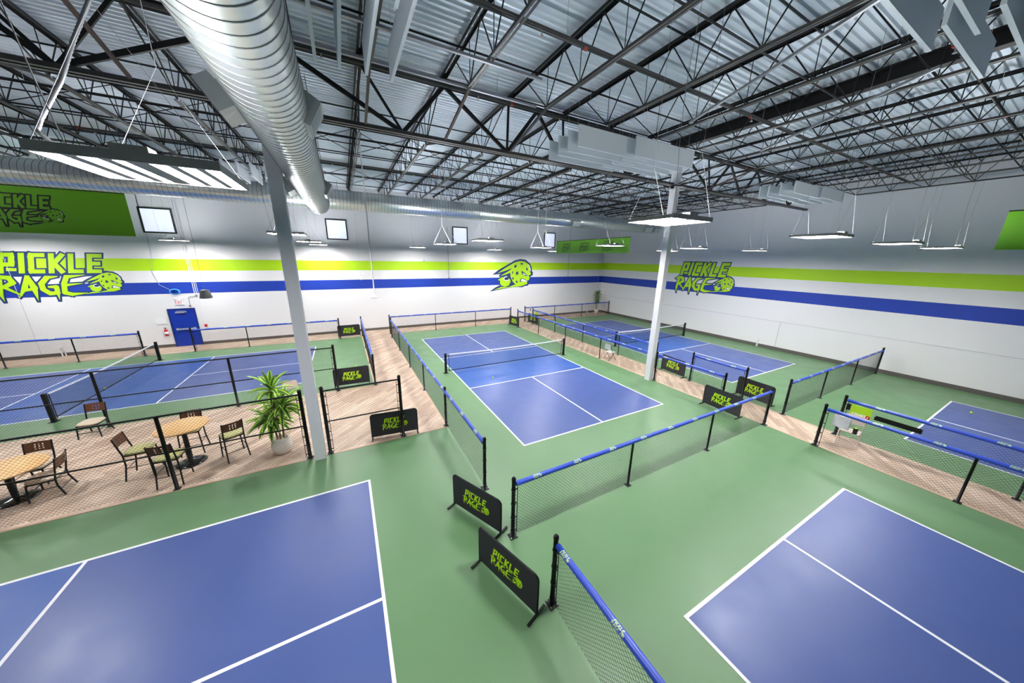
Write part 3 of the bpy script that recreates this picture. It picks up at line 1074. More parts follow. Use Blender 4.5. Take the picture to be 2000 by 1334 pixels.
def diffuser(parent, y0, y1, TI, TO, BO, BI, name='side_diffuser'):
    """sheet metal boot on a duct side; section corners top inner, top outer, bottom outer, bottom inner; grille on the outer face"""
    sec = [TI, TO, BO, BI]
    sx = 1 if TO[0] > 0 else -1
    if sx < 0:
        sec.reverse()
    vs = [(x, y0, z) for x, z in sec] + [(x, y1, z) for x, z in sec]
    d = MB().add(vs, [(0, 1, 2, 3), (7, 6, 5, 4)] + [((i + 1) % 4, i, i + 4, (i + 1) % 4 + 4) for i in range(4)]).build(name, GALV_D, parent)
    g = MB()
    off = Vector((sx * .006, 0, -.003))
    A, B = Vector((TO[0], 0, TO[1])) + off, Vector((BO[0], 0, BO[1])) + off

    def strip(a, b, ya, yb):
        P, Q = A.lerp(B, a), A.lerp(B, b)
        g.add([(P.x, ya, P.z), (P.x, yb, P.z), (Q.x, yb, Q.z), (Q.x, ya, Q.z)], [(0, 1, 2, 3)])
    strip(0, .1, y0, y1)
    strip(.9, 1, y0, y1)
    strip(.1, .9, y0, y0 + .04)
    strip(.1, .9, y1 - .04, y1)
    for i in range(8):
        strip(.14 + i * .09, .14 + i * .09 + .05, y0 + .04, y1 - .04)
    g.build('grille', GRILLE, d)
    return d


for a, b in ((11.4, 11.93), (16.75, 17.4)):
    diffuser(t, a, b, (.35, .17), (.53, .06), (.375, -.23), (.15, -.13))
    diffuser(t, a, b, (-.54, .14), (-.68, .05), (-.50, -.25), (-.30, -.13))
hb = MB()
for y in (3.5, 7.2, 10.5, 14.2, 17.4):
    hb.tube([(-.36, y, .15), (-.3, y, 1.45)], .006, 5).tube([(.36, y, .15), (.3, y, 1.45)], .006, 5)
    hb.box(-.39, .39, y - .015, y + .015, .3, .31) if False else None
hb.build('hanger_wires', DARKCABLE, t)

t = thing('spiral_duct', 'long spiral duct crossing in front of the back wall', 'air duct', (18.1, 11.0, 7.74), math.pi / 2)
dm = spiral(42.5, .43, .15)
dm.build('duct_body', [GALV, SEAM], t)
cp = MB()
vs, fs = [], []
for j, (rr, yy) in enumerate([(.436, .16), (.438, -.02), (.42, -.08), (.001, -.1)]):
    for k in range(n):
        a = 2 * math.pi * k / n
        vs.append((rr * math.cos(a), yy, rr * math.sin(a)))
for j in range(3):
    for k in range(n):
        fs.append((j * n + k, j * n + (k + 1) % n, (j + 1) * n + (k + 1) % n, (j + 1) * n + k))
cp.add(vs, fs, 0, True)
cp.build('end_cap', GALV, t)
for yy in (.15, 1.1, 8.0):
    diffuser(t, yy, yy + .6, (-.35, .0), (-.62, -.12), (-.5, -.42), (-.2, -.35))
hb = MB()
for y in range(2, 42, 4):
    hb.tube([(-.4, y, .1), (-.4, y, .76)], .006, 5).tube([(.4, y, .1), (.4, y, .76)], .006, 5)
hb.build('hanger_wires', DARKCABLE, t)


# ------------------------------------------------------------------ pendant lights
def make_light(cr=.0024, cm=None):
    """high-bay fixture, 0.92 x 0.80, origin at the bottom of the frame"""
    t = thing('pendant_light', 'x', 'pendant light')
    hx, hy = .445, .38
    h = MB().box(-hx, hx, -hy - .03, -hy, 0, .06).box(-hx, hx, hy, hy + .03, 0, .06)
    h.box(-hx, -hx + .012, -hy, hy, 0, .05).box(hx - .012, hx, -hy, hy, 0, .05)
    pl = MB().box(-hx + .012, hx - .012, -hy, hy, .03, .045)
    for a, b in ((-.433, -.43), (-.34, -.27), (-.18, -.116), (-.06, .055), (.145, .2), (.29, .34), (.43, .433)):
        pl.box(a, b, -hy, hy, .009, .03)
    pl.build('reflector_plate', PLATE, t)
    h.box(-.09, .09, -hy - .02, -hy + .1, .06, .10)
    h.build('lamp_housing', HOUSING, t)
    for x, q in ((-.385, .045), (-.225, .045), (-.088, .028), (.1, .045), (.245, .045), (.385, .045)):
        MB().box(x - q, x + q, -hy + .005, hy - .005, .012, .029).build('light_strip', LAMP, t)
    for x in (-.3, .3):
        MB().box(x - .1, x + .1, -hy + .1, hy - .1, .046, .05).build('added_uplight_slot', ADDED_UP, t)  # glowing slot added to light the ceiling
    c = MB()
    for sy in (-1, 1):
        c.tube([(-hx + .03, sy * hy, .06), (0, sy * hy, .85), (hx - .03, sy * hy, .06)], cr, 5)
        c.tube([(0, sy * hy, .85), (0, sy * hy, 3.67)], cr, 5)
    c.build('suspension_cable', cm or THINCABLE, t)
    f = []
    for i in range(11):
        k = i / 10
        f.append((-.30 - .10 * math.sin(k * 5), -hy + .05 + .1 * k, .06 + 3.6 * k))
    MB().tube(f, .0035, 6).build('power_cord', THINCABLE, t)
    return t


LIGHTS = [(-5.21, -3.2, 'big pendant light nearest the camera at the upper left'),
          (-5.4, 4.92, 'pendant light half hidden behind the grey column'),
          (-5.24, 9.95, 'second pendant light beyond the grey column'),
          (-5.2, 15.6, 'farthest pendant light of the row beyond the grey column'),
          (-11.3, 15.4, 'pendant light right below the leftmost window'),
          (-17.1, 15.0, 'pendant light at the left edge under the green banner'),
          (.4, -3.4, 'bright pendant light directly before the white column'),
          (.5, 3.75, 'wide pendant light right of the third window'),
          (.25, 8.1, 'pendant light on thick white hangers left of the third window'),
          (.4, 14.9, 'small pendant light over the far end of the middle court, left of the thick-hanger lamp'),
          (5.5, -3.5, 'largest pendant light in front of the right wall'),
          (6.0, 3.45, 'pendant light glowing in front of the small green banner'),
          (5.5, 8.0, 'pendant light with white hangers before the fourth window'),
          (6.0, 15.1, 'small pendant light above the ball emblem'),
          (9.9, -3.7, 'pendant light in front of the right wall, second from the large one'),
          (14.1, -3.8, 'pendant light in front of the right wall, next to the far right banner'),
          (10.4, 2.6, 'pendant light just right of the white column'),
          (14.7, 2.1, 'small pendant light above the right wall logo side'),
          (13.3, 6.1, 'pendant light mostly hidden by the white column'),
          (10.75, 14.05, 'tiny pendant light at the left end of the small green banner'),
          (-11.4, 3.6, None), (-17.1, 4.0, None), (-17.1, 9.5, None)]
lp = make_light()
lp_thick = make_light(.011, CABLE)
nthick = 0
for i, (x, y, lab) in enumerate(LIGHTS):
    lab = lab or 'pendant light outside the picture'
    if i == 0:
        lp.location = (x, y, 5.8)
        lp['label'], lp['group'] = lab, 'pendant lights'
    elif 'hangers' in lab:
        if nthick == 0:
            lp_thick.location = (x, y, 5.8)
            lp_thick['label'], lp_thick['group'] = lab, 'pendant lights'
            nthick = 1
        else:
            copy_tree(lp_thick, (x, y, 5.8), 0, lab, 'pendant lights')
    else:
        copy_tree(lp, (x, y, 5.77 if i == 2 else 5.8), 0, lab, 'pendant lights')
# armoured flex feeding the nearest light
o = MB()
pts = [(-5.60, -3.42, 5.87), (-5.66, -3.42, 5.95), (-5.64, -3.4, 6.02), (-5.5, -3.4, 6.26), (-5.4, -3.4, 6.49), (-5.28, -3.4, 6.73), (-5.2, -3.4, 7.1), (-5.15, -3.4, 7.8), (-5.15, -3.4, 8.5)]
fine, rad = [], []
for a, b in zip(pts[:-1], pts[1:]):
    a, b = Vector(a), Vector(b)
    m = max(2, int((b - a).length / .012))
    for k in range(m):
        fine.append(a.lerp(b, k / m))
        rad.append(.013 if len(fine) % 2 else .0105)
o.tube(fine, rad, 8)
tag(o.build('flexible_conduit', FLEX), 'ribbed metal flex dropping to the nearest pendant light', 'conduit')


# ------------------------------------------------------------------ acoustic baffles
def baffle(x0, x1, y, z0, z1, label, group, along_y=False):
    L = x1 - x0
    key = (round(L, 2), round(z1 - z0, 2))
    t = thing('acoustic_baffle', label, 'acoustic panel', (x0, y, z0) if not along_y else (y, x0, z0), math.pi / 2 if along_y else 0, group)
    h = z1 - z0
    MB().box(0, L, -.022, .022, 0, h).build('felt_panel', BAFFLE, t)
    for f in (.12, .88):
        MB().tube([(L * f, 0, h), (L * f, 0, ZD - z0 - .003)], .003, 4).build('hanging_wire', BOLT, t)
    return t


g1 = 'white baffles left of the white column'
for i, (ya, yb) in enumerate([(.15, -.05), (.57, .35), (.97, .75), (1.41, 1.15)]):
    r = ['nearest', 'second', 'third', 'farthest'][i]
    baffle(1.38, 3.82, ya, 7.93, 8.40, '%s white felt baffle of the left column of the cluster by the white column' % r, g1)
    baffle(3.13, 5.58, yb, 7.93, 8.40, '%s white felt baffle of the right column of the cluster by the white column' % r, g1)
g2 = 'white baffles above the right wall logo'
for i, (ya, yb) in enumerate([(.1, -.05), (.59, .33), (1.02, .7), (1.36, 1.13)]):
    r = ['nearest', 'second', 'third', 'farthest'][i]
    baffle(12.5, 14.95, ya, 8.0, 8.45, '%s white felt baffle on the left of the small cluster near the right wall' % r, g2)
    baffle(14.6, 16.88, yb, 8.0, 8.45, '%s white felt baffle on the right of the small cluster near the right wall' % r, g2)
g3 = 'white baffles at the top right corner'
for i, (a, b, y) in enumerate([(.63, 3.07, -4.94), (2.46, 4.7, -5.15), (.63, 3.06, -5.31), (2.5, 4.9, -5.53), (.63, 3.06, -5.7)]):
    baffle(a, b, y, 7.95, 8.40, ['frontmost large baffle at the top right', 'large baffle behind the frontmost, reaching lowest at the top right', 'short visible baffle between two others at the top right',
                                 'baffle at the right edge of the top right cluster', 'last baffle of the top right cluster'][i], g3)
g4 = 'white baffles at the top centre beside the duct'
for i, x in enumerate([-4.1, -3.79, -3.42, -3.05]):
    baffle(-3.0, -.58, x, 7.95, 8.40, 'narrow edge-on white baffle at the top, %s from the big duct' % ['first', 'second', 'third', 'fourth'][i], g4, True)
for i, x in enumerate([-3.6, -3.22]):
    baffle(-4.7, -2.24, x, 7.95, 8.40, 'white baffle cut by the top edge, %s the widest edge-on baffle' % ['left of', 'beside'][i], g4, True)
g5 = 'white baffles behind the grey column'
for i, x in enumerate([-7.45, -7.03, -6.63, -6.22]):
    baffle(8.7, 10.5, x, 7.97, 8.42, 'slanted looking white baffle behind the nearest light, %s from the left' % ['first', 'second', 'third', 'fourth'][i], g5, True)

# ------------------------------------------------------------------ hanging banners
def banner(name_label, O, U, length, z0, z1, logos, size):
    O, U = Vector(O), Vector(U)
    V = Vector((0, 0, 1))
    N = U.cross(V)
    t = thing('hanging_banner', name_label, 'banner', O)
    a, b = Vector((0, 0, 0)), U * length
    mb = MB().bar(a + V * (z0 + (z1 - z0) / 2 - O.z), b + V * (z0 + (z1 - z0) / 2 - O.z), .012, z1 - z0)
    pb = mb.build('banner_sheet', BANNER, t)
    for u, v in logos:
        decal('logo_print', logo_layers(True, .021), U * u + V * (v - O.z) + N * .006, U, V, [BANNERK, BANNER, WHITEPAINT], size, pb, .002)
    p = MB().tube([a + V * (z1 - O.z), b + V * (z1 - O.z)], .018, 8)
    p.build('banner_pole', BLACK, t)
    c = MB()
    for k in (.12, .5, .95):
        q = U * (length * k)
        c.tube([q + V * (z1 - O.z), q + V * (ZD - .003 - O.z)], .004, 4)
    c.build('hanging_cable', CABLE, t)
    return t


banner('large green banner hanging before the back wall at the upper left', (-19.4, 12.8, 5.85), (1, 0, 0), 7.8, 5.85, 7.5, [(3.9, 6.1), (.8, 6.1)], 2.15)
banner('narrow green banner with three logos hanging over the aisle near the hall corner', (8.5, 10.75, 5.58), (0, -1, 0), 6.1, 5.58, 6.33, [(.6, 5.68), (2.3, 5.68), (4.2, 5.68)], .95)
banner('green banner cut by the right edge, in front of the right wall', (16, -4.63, 5.79), (0, -1, 0), 6.0, 5.79, 7.04, [(2.4, 5.95)], 1.8)

# ------------------------------------------------------------------ dining furniture
def table(label, x, y, h, r):
    t = thing('round_table', label, 'table', (x, y, 0))
    MB().lathe([(r - .012, h - .035), (r, h - .028), (r, h - .006), (r - .008, h)], n=48).build('tabletop', TOPWOOD, t)
    MB().tube([(0, 0, .05), (0, 0, h - .06)], .05, 16).box(-.22, .22, -.03, .03, h - .06, h - .036).box(-.03, .03, -.22, .22, h - .06, h - .036).build('pedestal', BLACK, t)
    MB().lathe([(.3, .004), (.305, .012), (.26, .03), (.12, .05), (.05, .07)], n=36).build('base_disc', mat('black_gloss_base', (.01, .01, .01, 1), .12), t)


table('tall round maple table on a black pedestal, nearer the plant', -8.05, 3.22, 1.05, .5)
table('lower round maple table cut by the left edge', -10.85, 3.2, .76, .56)


def make_chair(sh, bh, w, seatmat, name, cat):
    """faces -y; back at +y; sh seat height, bh back top"""
    t = thing(name, 'x', cat)
    hw, d = w / 2, .2
    sp = []
    for k in range(28):
        a = 2 * math.pi * k / 28
        cx, sy = math.cos(a), math.sin(a)
        sp.append((math.copysign(abs(cx) ** .55, cx), math.copysign(abs(sy) ** .55, sy)))
    vs, fs = [], []
    prof = [(.93, sh - .055), (1, sh - .035), (1, sh - .015), (.93, sh), (.6, sh + .006), (.01, sh + .008)]
    for s, z in prof:
        for a, b in sp:
            vs.append((a * (hw + .01) * s, b * (d + .03) * s - .01, z))
    m = 28
    for i in range(len(prof) - 1):
        for k in range(m):
            fs.append((i * m + k, i * m + (k + 1) % m, (i + 1) * m + (k + 1) % m, (i + 1) * m + k))
    fs.append(tuple(reversed(range(m))))
    MB().add(vs, fs, 0, True).build('seat', seatmat, t)
    MB().box(-hw + .01, hw - .01, -d, -d + .025, sh - .08, sh - .056).box(-hw + .01, hw - .01, d - .025, d, sh - .08, sh - .056) \
        .box(-hw, -hw + .025, -d, d, sh - .08, sh - .056).box(hw - .025, hw, -d, d, sh - .08, sh - .056).build('seat_frame', BLACK, t)
    for sx in (-1, 1):
        MB().tube([(sx * (hw + .015), -d - .015, .0), (sx * (hw - .012), -d + .01, sh - .06)], .016, 8).build('leg', BLACK, t)
    for sx in (-1, 1):
        MB().tube([(sx * (hw + .015), d + .07, .0), (sx * (hw - .005), d + .0, sh * .55), (sx * (hw - .008), d, sh - .04), (sx * (hw - .008), d + .03, sh + .1), (sx * (hw - .008), d + .09, bh)], .016, 8).build('leg', BLACK, t)
    # curved walnut back with nine square holes
    vs, fs = [], []
    xs = [-1, -.42, -.3, -.14, -.02, .02 + .1, .28, .4, 1]
    xs = [-1, -.62, -.36, -.22, -.07, .07, .22, .36, .62, 1]
    z0, z1 = bh - .24, bh - .01
    zs = [z0, z0 + .05, z0 + .078, z0 + .1, z0 + .128, z0 + .15, z0 + .178, z1]
    hole_x, hole_z = (2, 4, 6), (1, 3, 5)
    nx, nz = len(xs), len(zs)

    def pos(i, j, f):
        x = xs[i] * (hw - .015)
        z = zs[j]
        y = d + .03 + (z - sh - .1) / (bh - sh - .1) * .06 + .035 * (1 - xs[i] ** 2) + f
        return (x, y, z)
    for f in (-.007, .007):
        for j in range(nz):
            for i in range(nx):
                vs.append(pos(i, j, f))
    N = nx * nz
    for j in range(nz - 1):
        for i in range(nx - 1):
            a, b, c, e = j * nx + i, j * nx + i + 1, (j + 1) * nx + i + 1, (j + 1) * nx + i
            if i in hole_x and j in hole_z:
                for p, q in ((a, b), (b, c), (c, e), (e, a)):
                    fs.append((p, q, q + N, p + N))
                continue
            fs.append((a, b, c, e))
            fs.append((e + N, c + N, b + N, a + N))
    for i in range(nx - 1):
        fs.append((i, i + N, i + 1 + N, i + 1))
        k = (nz - 1) * nx + i
        fs.append((k, k + 1, k + 1 + N, k + N))
    MB().add(vs, fs).build('backrest', WALNUT, t)
    zf = sh * .38
    q = MB().tube([(-hw, -d, zf), (hw, -d, zf)], .009, 6).tube([(-hw, -d, zf + .06), (-hw, d + .03, zf + .06)], .008, 6).tube([(hw, -d, zf + .06), (hw, d + .03, zf + .06)], .008, 6).tube([(-hw, d + .04, zf), (hw, d + .04, zf)], .008, 6)
    q.build('stretcher', BLACK, t)
    return t


stool = make_chair(.70, 1.1, .42, SEAT_G, 'bar_stool', 'bar stool')
SG, CG = 'bar stools round the tall table', 'dining chairs with beige seats'
for i, (x, y, rz, lab) in enumerate([(-8.84, 3.16, math.pi / 2, 'olive-seated bar stool left of the tall table'),
                                     (-8.1, 2.5, math.pi - .05, 'olive-seated bar stool in front of the tall table, behind the fence post'),
                                     (-7.12, 3.06, math.pi + .48, 'olive-seated bar stool right of the tall table, near the plant'),
                                     (-8.14, 3.8, 0.05, 'olive-seated bar stool behind the tall table')]):
    if i == 0:
        stool.location, stool.rotation_euler = (x, y, 0), (0, 0, rz)
        stool['label'], stool['group'] = lab, SG
    else:
        copy_tree(stool, (x, y, 0), rz, lab, SG)
chair = make_chair(.46, .89, .44, SEAT_B, 'dining_chair', 'chair')
for i, (x, y, rz, lab) in enumerate([(-11.02, 6.14, -.08, 'beige-seated chair standing alone by the back fence of the dining area'),
                                     (-10.33, 3.15, -math.pi / 2 + .12, 'beige-seated chair right of the lower table'),
                                     (-10.85, 3.82, 0, 'beige-seated chair behind the lower table'),
                                     (-11.0, 2.42, math.pi, 'beige-seated chair cut by the left edge, in front of the lower table')]):
    if i == 0:
        chair.location, chair.rotation_euler = (x, y, 0), (0, 0, rz)
        chair['label'], chair['group'] = lab, CG
    else:
        copy_tree(chair, (x, y, 0), rz, lab, CG)


def folding_chair(label, x, y, rz, m, frame):
    t = thing('folding_chair', label, 'folding chair', (x, y, 0), rz)
    pts = rounded(.42, .6, .9, .08)
    n = len(pts)
    MB().add([(a, .2, z) for a, z in pts] + [(a, .215, z) for a, z in pts],
             [tuple(range(n)), tuple(reversed(range(n, 2 * n)))] + [(i, i + n, (i + 1) % n + n, (i + 1) % n) for i in range(n)]).build('backrest', m, t)
    MB().box(-.2, .2, -.2, .18, .43, .455).build('seat', m, t)
    for sx in (-1, 1):
        MB().tube([(sx * .22, -.24, 0), (sx * .22, .03, .43), (sx * .215, .205, .86)], .012, 8).build('leg', frame, t)
        MB().tube([(sx * .2, .25, 0), (sx * .2, -.1, .44)], .012, 8).build('leg', frame, t)
    MB().tube([(-.2, .2, .14), (.2, .2, .14)], .008, 6).tube([(-.22, -.18, .1), (.22, -.18, .1)], .008, 6).build('stretcher', frame, t)
    return t


folding_chair('white folding chair in the right plank aisle, behind the fence', 8.2, 4.93, math.pi / 2, FOLDW, BLACK)
folding_chair('beige folding chair behind the striped plant, beside the grey column', -6.15, 5.8, .1, FOLDB, FOLDB)
folding_chair('pinkish folding chair in the lower right aisle under a white cloth', 8.75, -4.22, -math.pi / 2 + .1, FOLDB, FOLDB)
cl = MB()
vs, fs = [], []
nn = 9
for j in range(2):
    for i in range(nn):
        u = i / (nn - 1)
        for k, z in enumerate([.54, .74, .915]):
            vs.append((8.47 + .02 * math.sin(u * 7 + k) - j * -.06, -3.86 - .36 * u, z + .01 * math.sin(u * 9) - .02 * u))
for j in range(2):
    for i in range(nn - 1):
        for k in range(2):
            a = j * nn * 3 + i * 3 + k
            fs.append((a, a + 3, a + 4, a + 1))
for i in range(nn - 1):
    a = i * 3 + 2
    fs.append((a, a + 3, a + 3 + nn * 3, a + nn * 3))
cl.add(vs, fs)
tag(cl.build('white_cloth', CLOTH), 'white cloth hanging over the folding chair back in the lower right aisle', 'cloth')
t = thing('ball_can', 'small black can with a yellow ball in front of the white cloth', 'ball can', (8.6, -4.34, .456))
MB().lathe([(.05, 0), (.05, .16), (.046, .165)], n=16).build('can', BLACK, t)
MB().lathe([(.001, .10), (.03, .105), (.038, .14), (.03, .18), (.001, .185)], (0, 0, 0), 12).build('ball', BALL, t)
# lime court sign, black box and ball rack on the fence
t = thing('court_sign', 'lime COURT 4 sign fixed to the lower right fence', 'sign', (9.135, -4.0, .80))
MB().box(-.01, .0, -.44, 0, 0, .33).build('sign_panel', SIGNG, t)
L4 = [(word('COURT', .05, .02, .05, .08, .012, .016), 'white')]
decal('sign_text', L4, (-.011, 0, 0), (0, -1, 0), (0, 0, 1), [BLACK, LIMEPRINT, WHITEPAINT], 1.0, t, .001)
dsk = MB().add([(-.0125, -.385 + .05 * math.cos(a), .055 + .05 * math.sin(a)) for a in [2 * math.pi * k / 20 for k in range(20)]], [tuple(range(20))])
dsk.build('number_disc', RED, t)
decal('number', [(word('4', .365, .03, .036, .05, .01, .01), 'white')], (-.0135, 0, 0), (0, -1, 0), (0, 0, 1), [BLACK, LIMEPRINT, WHITEPAINT], 1.0, t, .001)
o = MB().box(9.1, 9.16, -3.99, -3.91, .93, 1.12).build('paddle_holder', BLACK)
tag(o, 'small black box on the fence beside the lime sign', 'holder')
t = thing('ball_rack', 'long black ball rack on the fence right of the lime sign', 'ball rack', (9.06, -4.53, .9))
MB().box(-.05, .06, -.86, 0, 0, .015).box(-.06, -.045, -.86, 0, 0, .1).box(.05, .065, -.86, 0, 0, .1).box(-.05, .06, -.86, -.845, .015, .1).box(-.05, .06, -.015, 0, .015, .1).build('tray', BLACK, t)
o = MB().lathe([(.001, 0), (.1, .03), (.14, .14), (.1, .25), (.001, .28)], (9.75, 14.9, .68), 16).box(9.73, 9.77, 14.88, 14.92, .0, .70).build('ball_hopper', LIMEPRINT)
tag(o, 'round lime object on a stand at the far end of the right aisle fence', 'ball hopper')

# balls
for x, y, lab in [(1.35, 5.15, 'yellow ball on the middle court before the net'), (-12.8, 10.64, 'yellow ball under the net of the far left court'),
                  (-4.03, 9.41, 'yellow ball on green floor behind the board near the grey column'), (15.74, -5.54, 'yellow ball on the court at the right edge')]:
    r = .037
    o = MB().lathe([(r * math.sin(a) + 1e-4, r - r * math.cos(a)) for a in [math.pi * k / 10 for k in range(11)]], (x, y, .005), 16).build('pickleball', BALL)
    tag(o, lab, 'ball', 'yellow pickleballs on the floor')


# ------------------------------------------------------------------ plants
def leaf(mb, base, az, el, L, wdt, droop, seg=7, fold=.25):
    b = Vector(base)
    d = Vector((math.cos(az) * math.cos(el), math.sin(az) * math.cos(el), math.sin(el)))
    side = Vector((-math.sin(az), math.cos(az), 0))
    pts = [b.copy()]
    p = b.copy()
    for k in range(seg):
        p = p + d * (L / seg)
        d = (d + Vector((0, 0, -droop / seg))).normalized()
        pts.append(p.copy())
    vs = []
    for k, q in enumerate(pts):
        u = k / seg
        w = wdt * (math.sin(math.pi * min(1, .12 + u * .88)) ** .7) * (1 if u < .98 else .05)
        upv = Vector((0, 0, w * fold))
        vs += [q - side * w / 2 + upv, q - side * w * .2 + upv * .3, q, q + side * w * .2 + upv * .3, q + side * w / 2 + upv]
    for k in range(seg):
        for j, m in ((0, 1), (1, 0), (2, 0), (3, 1)):
            a = k * 5 + j
            mb.add([vs[a], vs[a + 1], vs[a + 6], vs[a + 5]], [(0, 1, 2, 3)], m, True)


t = thing('potted_plant', 'striped corn plant in a white pot between the stools and the grey column', 'potted plant', (-6.05, 2.72, 0))
MB().lathe([(.14, .0), (.2, .04), (.24, .2), (.22, .34), (.18, .42), (.19, .44), (.17, .44), (.16, .40)], n=28).build('pot', POT, t)
MB().lathe([(.165, .385), (.01, .40)], n=20).build('soil', SOIL, t)
canes = [((0, 0), 1.85), ((.07, .05), 1.3), ((-.07, .03), .95)]
for (cx, cy), h in canes:
    MB().tube([(cx, cy, .36), (cx * 1.4, cy * 1.3, h)], .024, 8).build('cane', CANE, t)
rnd = random.Random(3)
for (cx, cy), h, nl, L, lift in [((0, 0), 1.85, 22, .62, .9), ((.1, .07), 1.32, 34, .72, .6), ((-.1, .04), 1.0, 32, .68, .45)]:
    mb = MB()
    for k in range(nl):
        u = k / nl
        az = k * 2.399
        el = lift * 1.6 * u ** 1.6 + .05
        leaf(mb, (cx * 1.4, cy * 1.3, h - .12 + .16 * u), az, el + rnd.uniform(-.1, .1), L * rnd.uniform(.8, 1.05), .13, 1.5 - .9 * u)
    mb.build('foliage', [LEAF, LEAFY], t)

t = thing('potted_palm', 'slender potted palm in the far corner of the hall', 'potted plant', (17.95, 16.6, 0))
MB().lathe([(.15, 0), (.2, .3), (.24, .45), (.2, .45), (.19, .4)], n=20).build('pot', POT, t)
MB().lathe([(.19, .4), (.01, .41)], n=16).build('soil', SOIL, t)
for cx, cy, h in [(0, 0, 1.9), (.08, .05, 1.5), (-.07, .03, 1.2)]:
    MB().tube([(cx, cy, .4), (cx * 2, cy * 2, h)], .02, 6).build('cane', CANE, t)
mb = MB()
for k in range(120):
    h = rnd.choice([2.05, 1.85, 1.6, 1.35, 1.1])
    leaf(mb, (rnd.uniform(-.14, .14), rnd.uniform(-.14, .14), h + rnd.uniform(-.1, .1)), rnd.uniform(0, 6.28), rnd.uniform(.0, 1.1), rnd.uniform(.34, .54), .075, 1.2, 5)
mb.build('foliage', [PALML, PALML], t)

# ------------------------------------------------------------------ small wall things
y = YB
t = thing('exit_sign', 'red and white EXIT sign with twin emergency lamps over the blue door', 'exit sign', (-12.4, y, 2.4))
MB().box(-.19, .19, -.06, 0, 0, .26).build('sign_box', WHITEPL, t)
decal('sign_text', [(word('EXIT', -.155, .05, .066, .16, .018, .02), 'fill')], (0, -.06, 0), (1, 0, 0), (0, 0, 1), [BLACK, REDTXT, WHITEPAINT], 1.0, t, .001)
for sx in (-.13, .13):
    MB().lathe([(.05, 0), (.055, .04), (.03, .07)], (sx, -.05, .28), 12).build('emergency_lamp', WHITEPL, t)
o = MB()
for k in range(5):
    r = .2 - .012 * k
    o.tube([(-12.46 + r * 1.1 * math.cos(a), y - .05 - .012 * k, 3.12 + r * .8 * math.sin(a)) for a in [2 * math.pi * j / 28 for j in range(29)]], .012, 6, caps=False)
tag(o.build('cable_coil', CYAN), 'coil of light blue cable hung above the exit sign', 'cable coil')
o = MB().tube([(-12.6, y - .03, 3.2), (-13.0, y - .03, 3.5), (-13.15, y - .03, 4.2), (-13.0, y - .02, 5.2), (-12.98, y - .02, 6.15)], .012, 6)
tag(o.build('wall_cable', mat('pale_blue_cable', srgb(170, 190, 215), .5)), 'pale blue cable climbing the wall from the coil', 'cable')
o = MB().box(-13.54, -13.12, y - .03, y, 1.35, 1.67)
tag(o.build('wall_panel', WHITEPL), 'blank white access panel left of the blue door', 'panel')
t = thing('fire_extinguisher', 'red fire extinguisher on the wall left of the blue door', 'fire extinguisher', (-13.22, y - .09, .68))
MB().lathe([(.06, 0), (.075, .02), (.075, .32), (.05, .38), (.02, .4)], n=18).build('cylinder', RED, t)
MB().box(-.02, .02, -.02, .02, .4, .45).box(-.07, .03, -.012, .012, .45, .47).build('valve_handle', BLACK, t)
MB().lathe([(.0765, .1), (.0765, .24)], n=18).build('paper_label', WHITEPL, t)
t = thing('fire_alarm', 'small red pull station right of the blue door on a thin conduit', 'fire alarm', (-11.52, y, 1.05))
MB().box(-.06, .06, -.05, -.001, 0, .15).build('station_body', RED, t)
MB().tube([(0, -.03, .15), (0, -.03, 3.0), (-.03, -.03, 8.2)], .012, 6).build('riser', CABLE, t)
for dx, zb, lab in [(-11.68, 2.85, 'white conduit drop right of the door, left of a pair'), (-11.6, 2.85, 'white conduit drop right of the door, right of a pair')]:
    tag(MB().tube([(dx, y - .02, zb), (dx, y - .02, 9.2)], .016, 6).build('conduit', CABLE), lab, 'conduit')
t = thing('door_light', 'small gooseneck fitting above the corner of the blue door', 'wall lamp', (-11.62, y, 2.85))
MB().tube([(0, -.03, 0), (-.25, -.05, .0), (-.34, -.06, -.06), (-.36, -.06, -.5)], .014, 8).build('arm', STRUT_GREY, t)
MB().box(-.04, .04, -.05, 0, -.04, .06).box(-.4, -.32, -.1, -.02, -.58, -.5).build('fitting', STRUT_GREY, t)
for x, z, z1, lab in [(3.17, 3.72, 7.4, 'dark conduit drop on the back wall ending at the blue stripe'), (14.75, 3.68, 8.0, 'dark conduit drop near the hall corner ending at the blue stripe'),
                      (-13.0, 7.47, 8.6, 'thin dark wire above the leftmost window')]:
    o = MB().tube([(x, y - .02, z), (x, y - .02, z1)], .015, 6)
    o.box(x - .04, x + .04, y - .05, y, z - .08, z)
    tag(o.build('conduit', STRUT_GREY), lab, 'conduit')
o = MB().lathe([(.06, 0), (.05, .03)], (1.32, y - .06, 4.93), 12).box(1.29, 1.35, y - .06, y, 4.93, 4.99)
tag(o.build('wall_sensor', STRUT_GREY), 'tiny grey sensor above the lime stripe of the back wall', 'sensor')
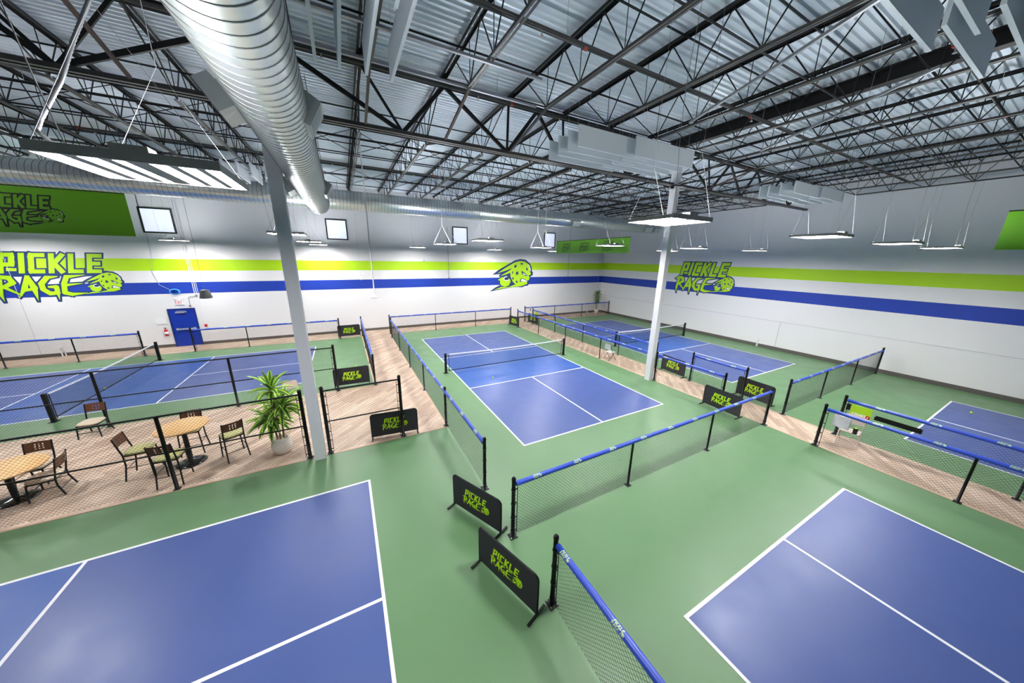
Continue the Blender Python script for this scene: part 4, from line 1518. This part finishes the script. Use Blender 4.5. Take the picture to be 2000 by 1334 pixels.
for x, lab in [(-3.35, 'white standpipe at the foot of the back wall by the plank aisle'), (17.35, 'thin white pipe at the foot of the back wall by the palm'), (-17.2, 'white floor pipes behind the fence at the far left')]:
    o = MB().tube([(x, y - .08, 0), (x, y - .08, .42)], .025, 8).box(x - .05, x + .05, y - .12, y - .02, .42, .55).tube([(x + .12, y - .08, 0), (x + .12, y - .08, .3)], .02, 8)
    tag(o.build('floor_pipe', WHITEPL), lab, 'pipe')
o = MB().tube([(XR - .05, 2.93, 0), (XR - .05, 2.93, .38)], .02, 8).box(XR - .08, XR, 2.87, 2.99, .36, .48).box(XR - .06, XR - .02, 2.87, 2.9, 0, .2)
tag(o.build('wall_outlet', WHITEPL), 'white outlet on a short riser at the foot of the right wall', 'outlet')
o = MB().box(10.66, 10.76, y - .08, y, .62, .8)
tag(o.build('hose_bib', STRUT_GREY), 'small dark hose tap on the back wall behind the far right court', 'tap')

# hanging devices
t = thing('pendant_speaker', 'grey cone shaped pendant speaker hanging right of the exit sign', 'speaker', (-10.1, 13.6, 3.1))
MB().lathe([(.2, .0), (.235, .01), (.24, .04), (.17, .36), (.15, .4), (.05, .42)], n=28).build('shell', SPEAKER, t)
MB().tube([(0, 0, .42), (0, 0, ZD - 3.1 - .003)], .006, 5).tube([(-.1, 0, .41), (0, 0, .7), (.1, 0, .41)], .005, 5).build('hanging_cable', DARKCABLE, t)
t = thing('pendant_antenna', 'white disc shaped access point on a long white rod', 'access point', (-3.2, 5.0, 3.82))
MB().lathe([(.12, 0), (.14, .015), (.13, .04), (.04, .07), (.02, .14)], n=24).build('disc', WHITEPL, t)
MB().tube([(0, 0, .1), (0, 0, ZD - 3.82 - .003)], .018, 8).build('rod', CABLE, t)
t = thing('pendant_sensor', 'small white device on a thin cord left of the disc access point', 'sensor', (-3.2, 14.0, 3.95))
MB().box(-.04, .04, -.04, .04, 0, .14).tube([(0, 0, -.12), (.03, 0, -.02)], .02, 6).build('sensor_body', WHITEPL, t)
MB().tube([(0, 0, .14), (0, 0, ZD - 3.95 - .003)], .006, 5).build('cord', CABLE, t)
